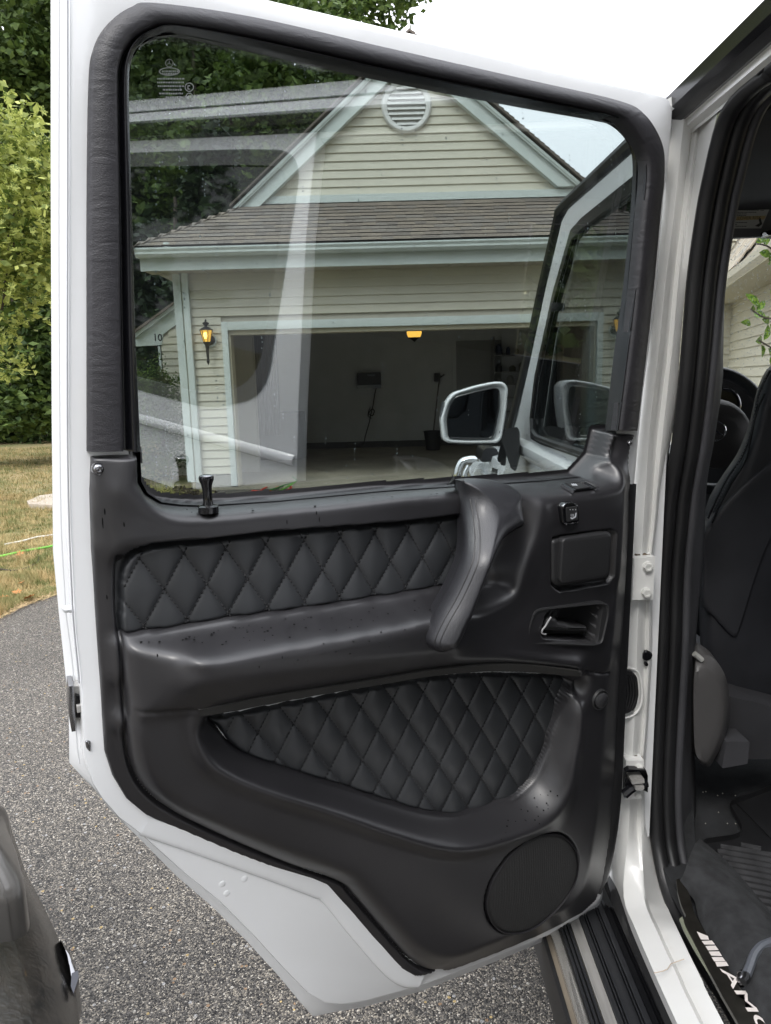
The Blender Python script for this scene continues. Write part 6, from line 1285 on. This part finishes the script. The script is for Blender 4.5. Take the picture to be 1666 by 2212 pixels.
# branch close to the windscreen
BR = thing('shrub_branch', 'leafy green twigs hanging in front of the windscreen', 'branch', tuple(onY((1700, 640), 5.2)))
for px in ([(1720, 560), (1680, 545), (1655, 530), (1630, 526)], [(1720, 700), (1680, 690), (1650, 685), (1622, 668)], [(1720, 770), (1690, 760), (1665, 750), (1640, 735)], [(1720, 500), (1720, 640), (1716, 800)]): tube('twig', [onY(p, 5.2) for p in smoothp(px, 14)], .006, M_BARK, BR, 6)
me = bpy.data.meshes.new('oval_leaf_mesh'); P = [(0, 0), (.16, .22), (.22, .5), (.14, .8), (0, 1), (-.14, .8), (-.22, .5), (-.16, .22)]; me.from_pydata([(x, y, abs(x)*.35-.25*y*y) for x, y in P]+[(0, .5, -.06)], [], [(i, (i+1) % 8, 8) for i in range(8)])
me.materials.append(leafmat('glossy_leaf', (.05, .11, .02), (.20, .30, .05), .3, .3, 8)); 
for p in me.polygons: p.use_smooth = True
for (x, y, a) in ((1632, 526, 2.6), (1650, 532, 2.2), (1655, 528, 1.2), (1662, 545, 3.6), (1640, 545, 3.4), (1664, 560, 3.9), (1622, 668, 3.0), (1634, 672, 2.2), (1640, 662, 1.2), (1646, 690, 3.6), (1622, 700, 3.3), (1655, 684, .9), (1664, 700, 4.1), (1632, 738, 3.3), (1645, 745, 3.9), (1650, 735, 2.4), (1660, 752, 3.8), (1664, 770, 4.4), (1668, 640, 2.), (1670, 600, 2.8), (1672, 720, 2.5)):
    o = bpy.data.objects.new('leaf', me); COL.objects.link(o); o.parent = BR; o.location = tuple(onY((x, y), 5.2)-ORG[BR.name]); s_ = random.uniform(.09, .14); o.scale = (s_,)*3; o.rotation_euler = (1.2+random.uniform(-.5, .5), random.uniform(-.5, .5)+(a-1.6), random.uniform(-.6, .6))
V, F = leaf_cloud(14000, [((x, y, z), (3.2, 3.2, 3.)) for x, y in ((19, -4), (18, -9), (15, -14), (10, -18)) for z in (2.5, 6.5, 10.5)], .45, 16); props(mk('far_wood', V, F, L_DARK, None, False), 'dark wood beyond the street end trees', 'wood', None, 'stuff')
# trees on the other side of the car and behind the camera (they close the place and show in the panes)
for i, (x, y, h) in enumerate(((13, -3.5, 12), (12, -9, 13), (8.5, -12, 13), (2, -16, 13), (-7, -14, 12))):
    tree('deciduous_tree', ['leafy tree right of the driveway, nearest the car', 'leafy tree right of the driveway, farther back', 'leafy tree at the street end of the driveway', 'tall leafy tree across the street end', 'leafy tree behind the dark bumper'][i], x, y, h, blobs_for(x, y, 1., h, 4.2, 9, 200+i), 12000, .22, L_FOR, M_BARK, 60+i, .25, 'trees around the street end')
# ================================================================= THE OTHER VEHICLE, lower left
PV = thing('parked_car', 'dusty dark grey bumper corner of a vehicle parked beside, at the lower left', 'car', (-1.0, .6, 0))
bo = [(-400, 1660), (-80, 1690), (0, 1728), (28, 1790), (52, 1862), (72, 1900), (98, 1950), (122, 2002), (142, 2062), (158, 2120), (168, 2180), (176, 2250), (182, 2400)]
q0_ = [onZ(p, .52) for p in bo]; q0_ += [V3(q0_[-1][0], -.4, .52)]
b_ = smoothp(q0_, 60); ctr = V3(-1.3, -.6, .52)
def rg_(s, z, off=0): return np.array([ctr+(p-ctr)*s+V3(0, 0, z-.52) for p in b_])
M_BMP = mat('dusty_bumper', (.024, .021, .018), .24, col2=(.008, .008, .008), vscale=26, bump=.25, bscale=110, coat=.2, dist=.004)
bmp = loft('bumper', [rg_(.80, .66), rg_(.86, .648), rg_(.915, .625), rg_(.955, .59), rg_(.982, .555), rg_(1., .50), rg_(1.0, .42), rg_(.985, .32), rg_(.95, .24)], M_BMP, PV, auto=False)
bd = [(-200, 1700), (0, 1752), (14, 1790), (30, 1830), (42, 1866), (50, 1896), (54, 1918), (50, 1936), (38, 1946), (20, 1953), (0, 1957), (-120, 1966), (-300, 1960), (-400, 1800)]
bq = smoothp([onZ(p, .70) for p in bd], 70, True); bc = bq.mean(0)
loft('body_corner', [bq+V3(0, 0, -.06), bq, np.array([bc+(q-bc)*.985 for q in bq])+V3(0, 0, .008), np.array([bc+(q-bc)*.93 for q in bq])+V3(0, 0, .022), np.array([bc+(q-bc)*.6 for q in bq])+V3(0, 0, .06)], mat('silver_grey_paint', (.075, .071, .066), .3, .3, coat=.4, var=.12, vscale=7, bump=.1, bscale=60), PV, closed=True, caps=True)
ch = smoothp([onZ(p, .50) for p in [(129, 2034), (138, 2044), (152, 2064), (164, 2094), (170, 2118), (166, 2140), (160, 2150), (154, 2130), (148, 2098), (142, 2070), (134, 2048)]], 50, True)
chc = ch.mean(0); rf = loft('reflector', [ch+V3(0, 0, -.05), ch, np.array([chc+(q-chc)*.8 for q in ch])+V3(0, 0, .012), np.array([chc+(q-chc)*.3 for q in ch])+V3(0, 0, .018)], M_CHROMED, PV, closed=True, caps=True)
tip = [onZ(p, .515) for p in [(156, 2112), (170, 2106), (171, 2122), (160, 2156), (154, 2140)]]; prism('reflector_tip', tip, (0, 0, .008), mat('blue_black', (.008, .010, .02), .1), rf)
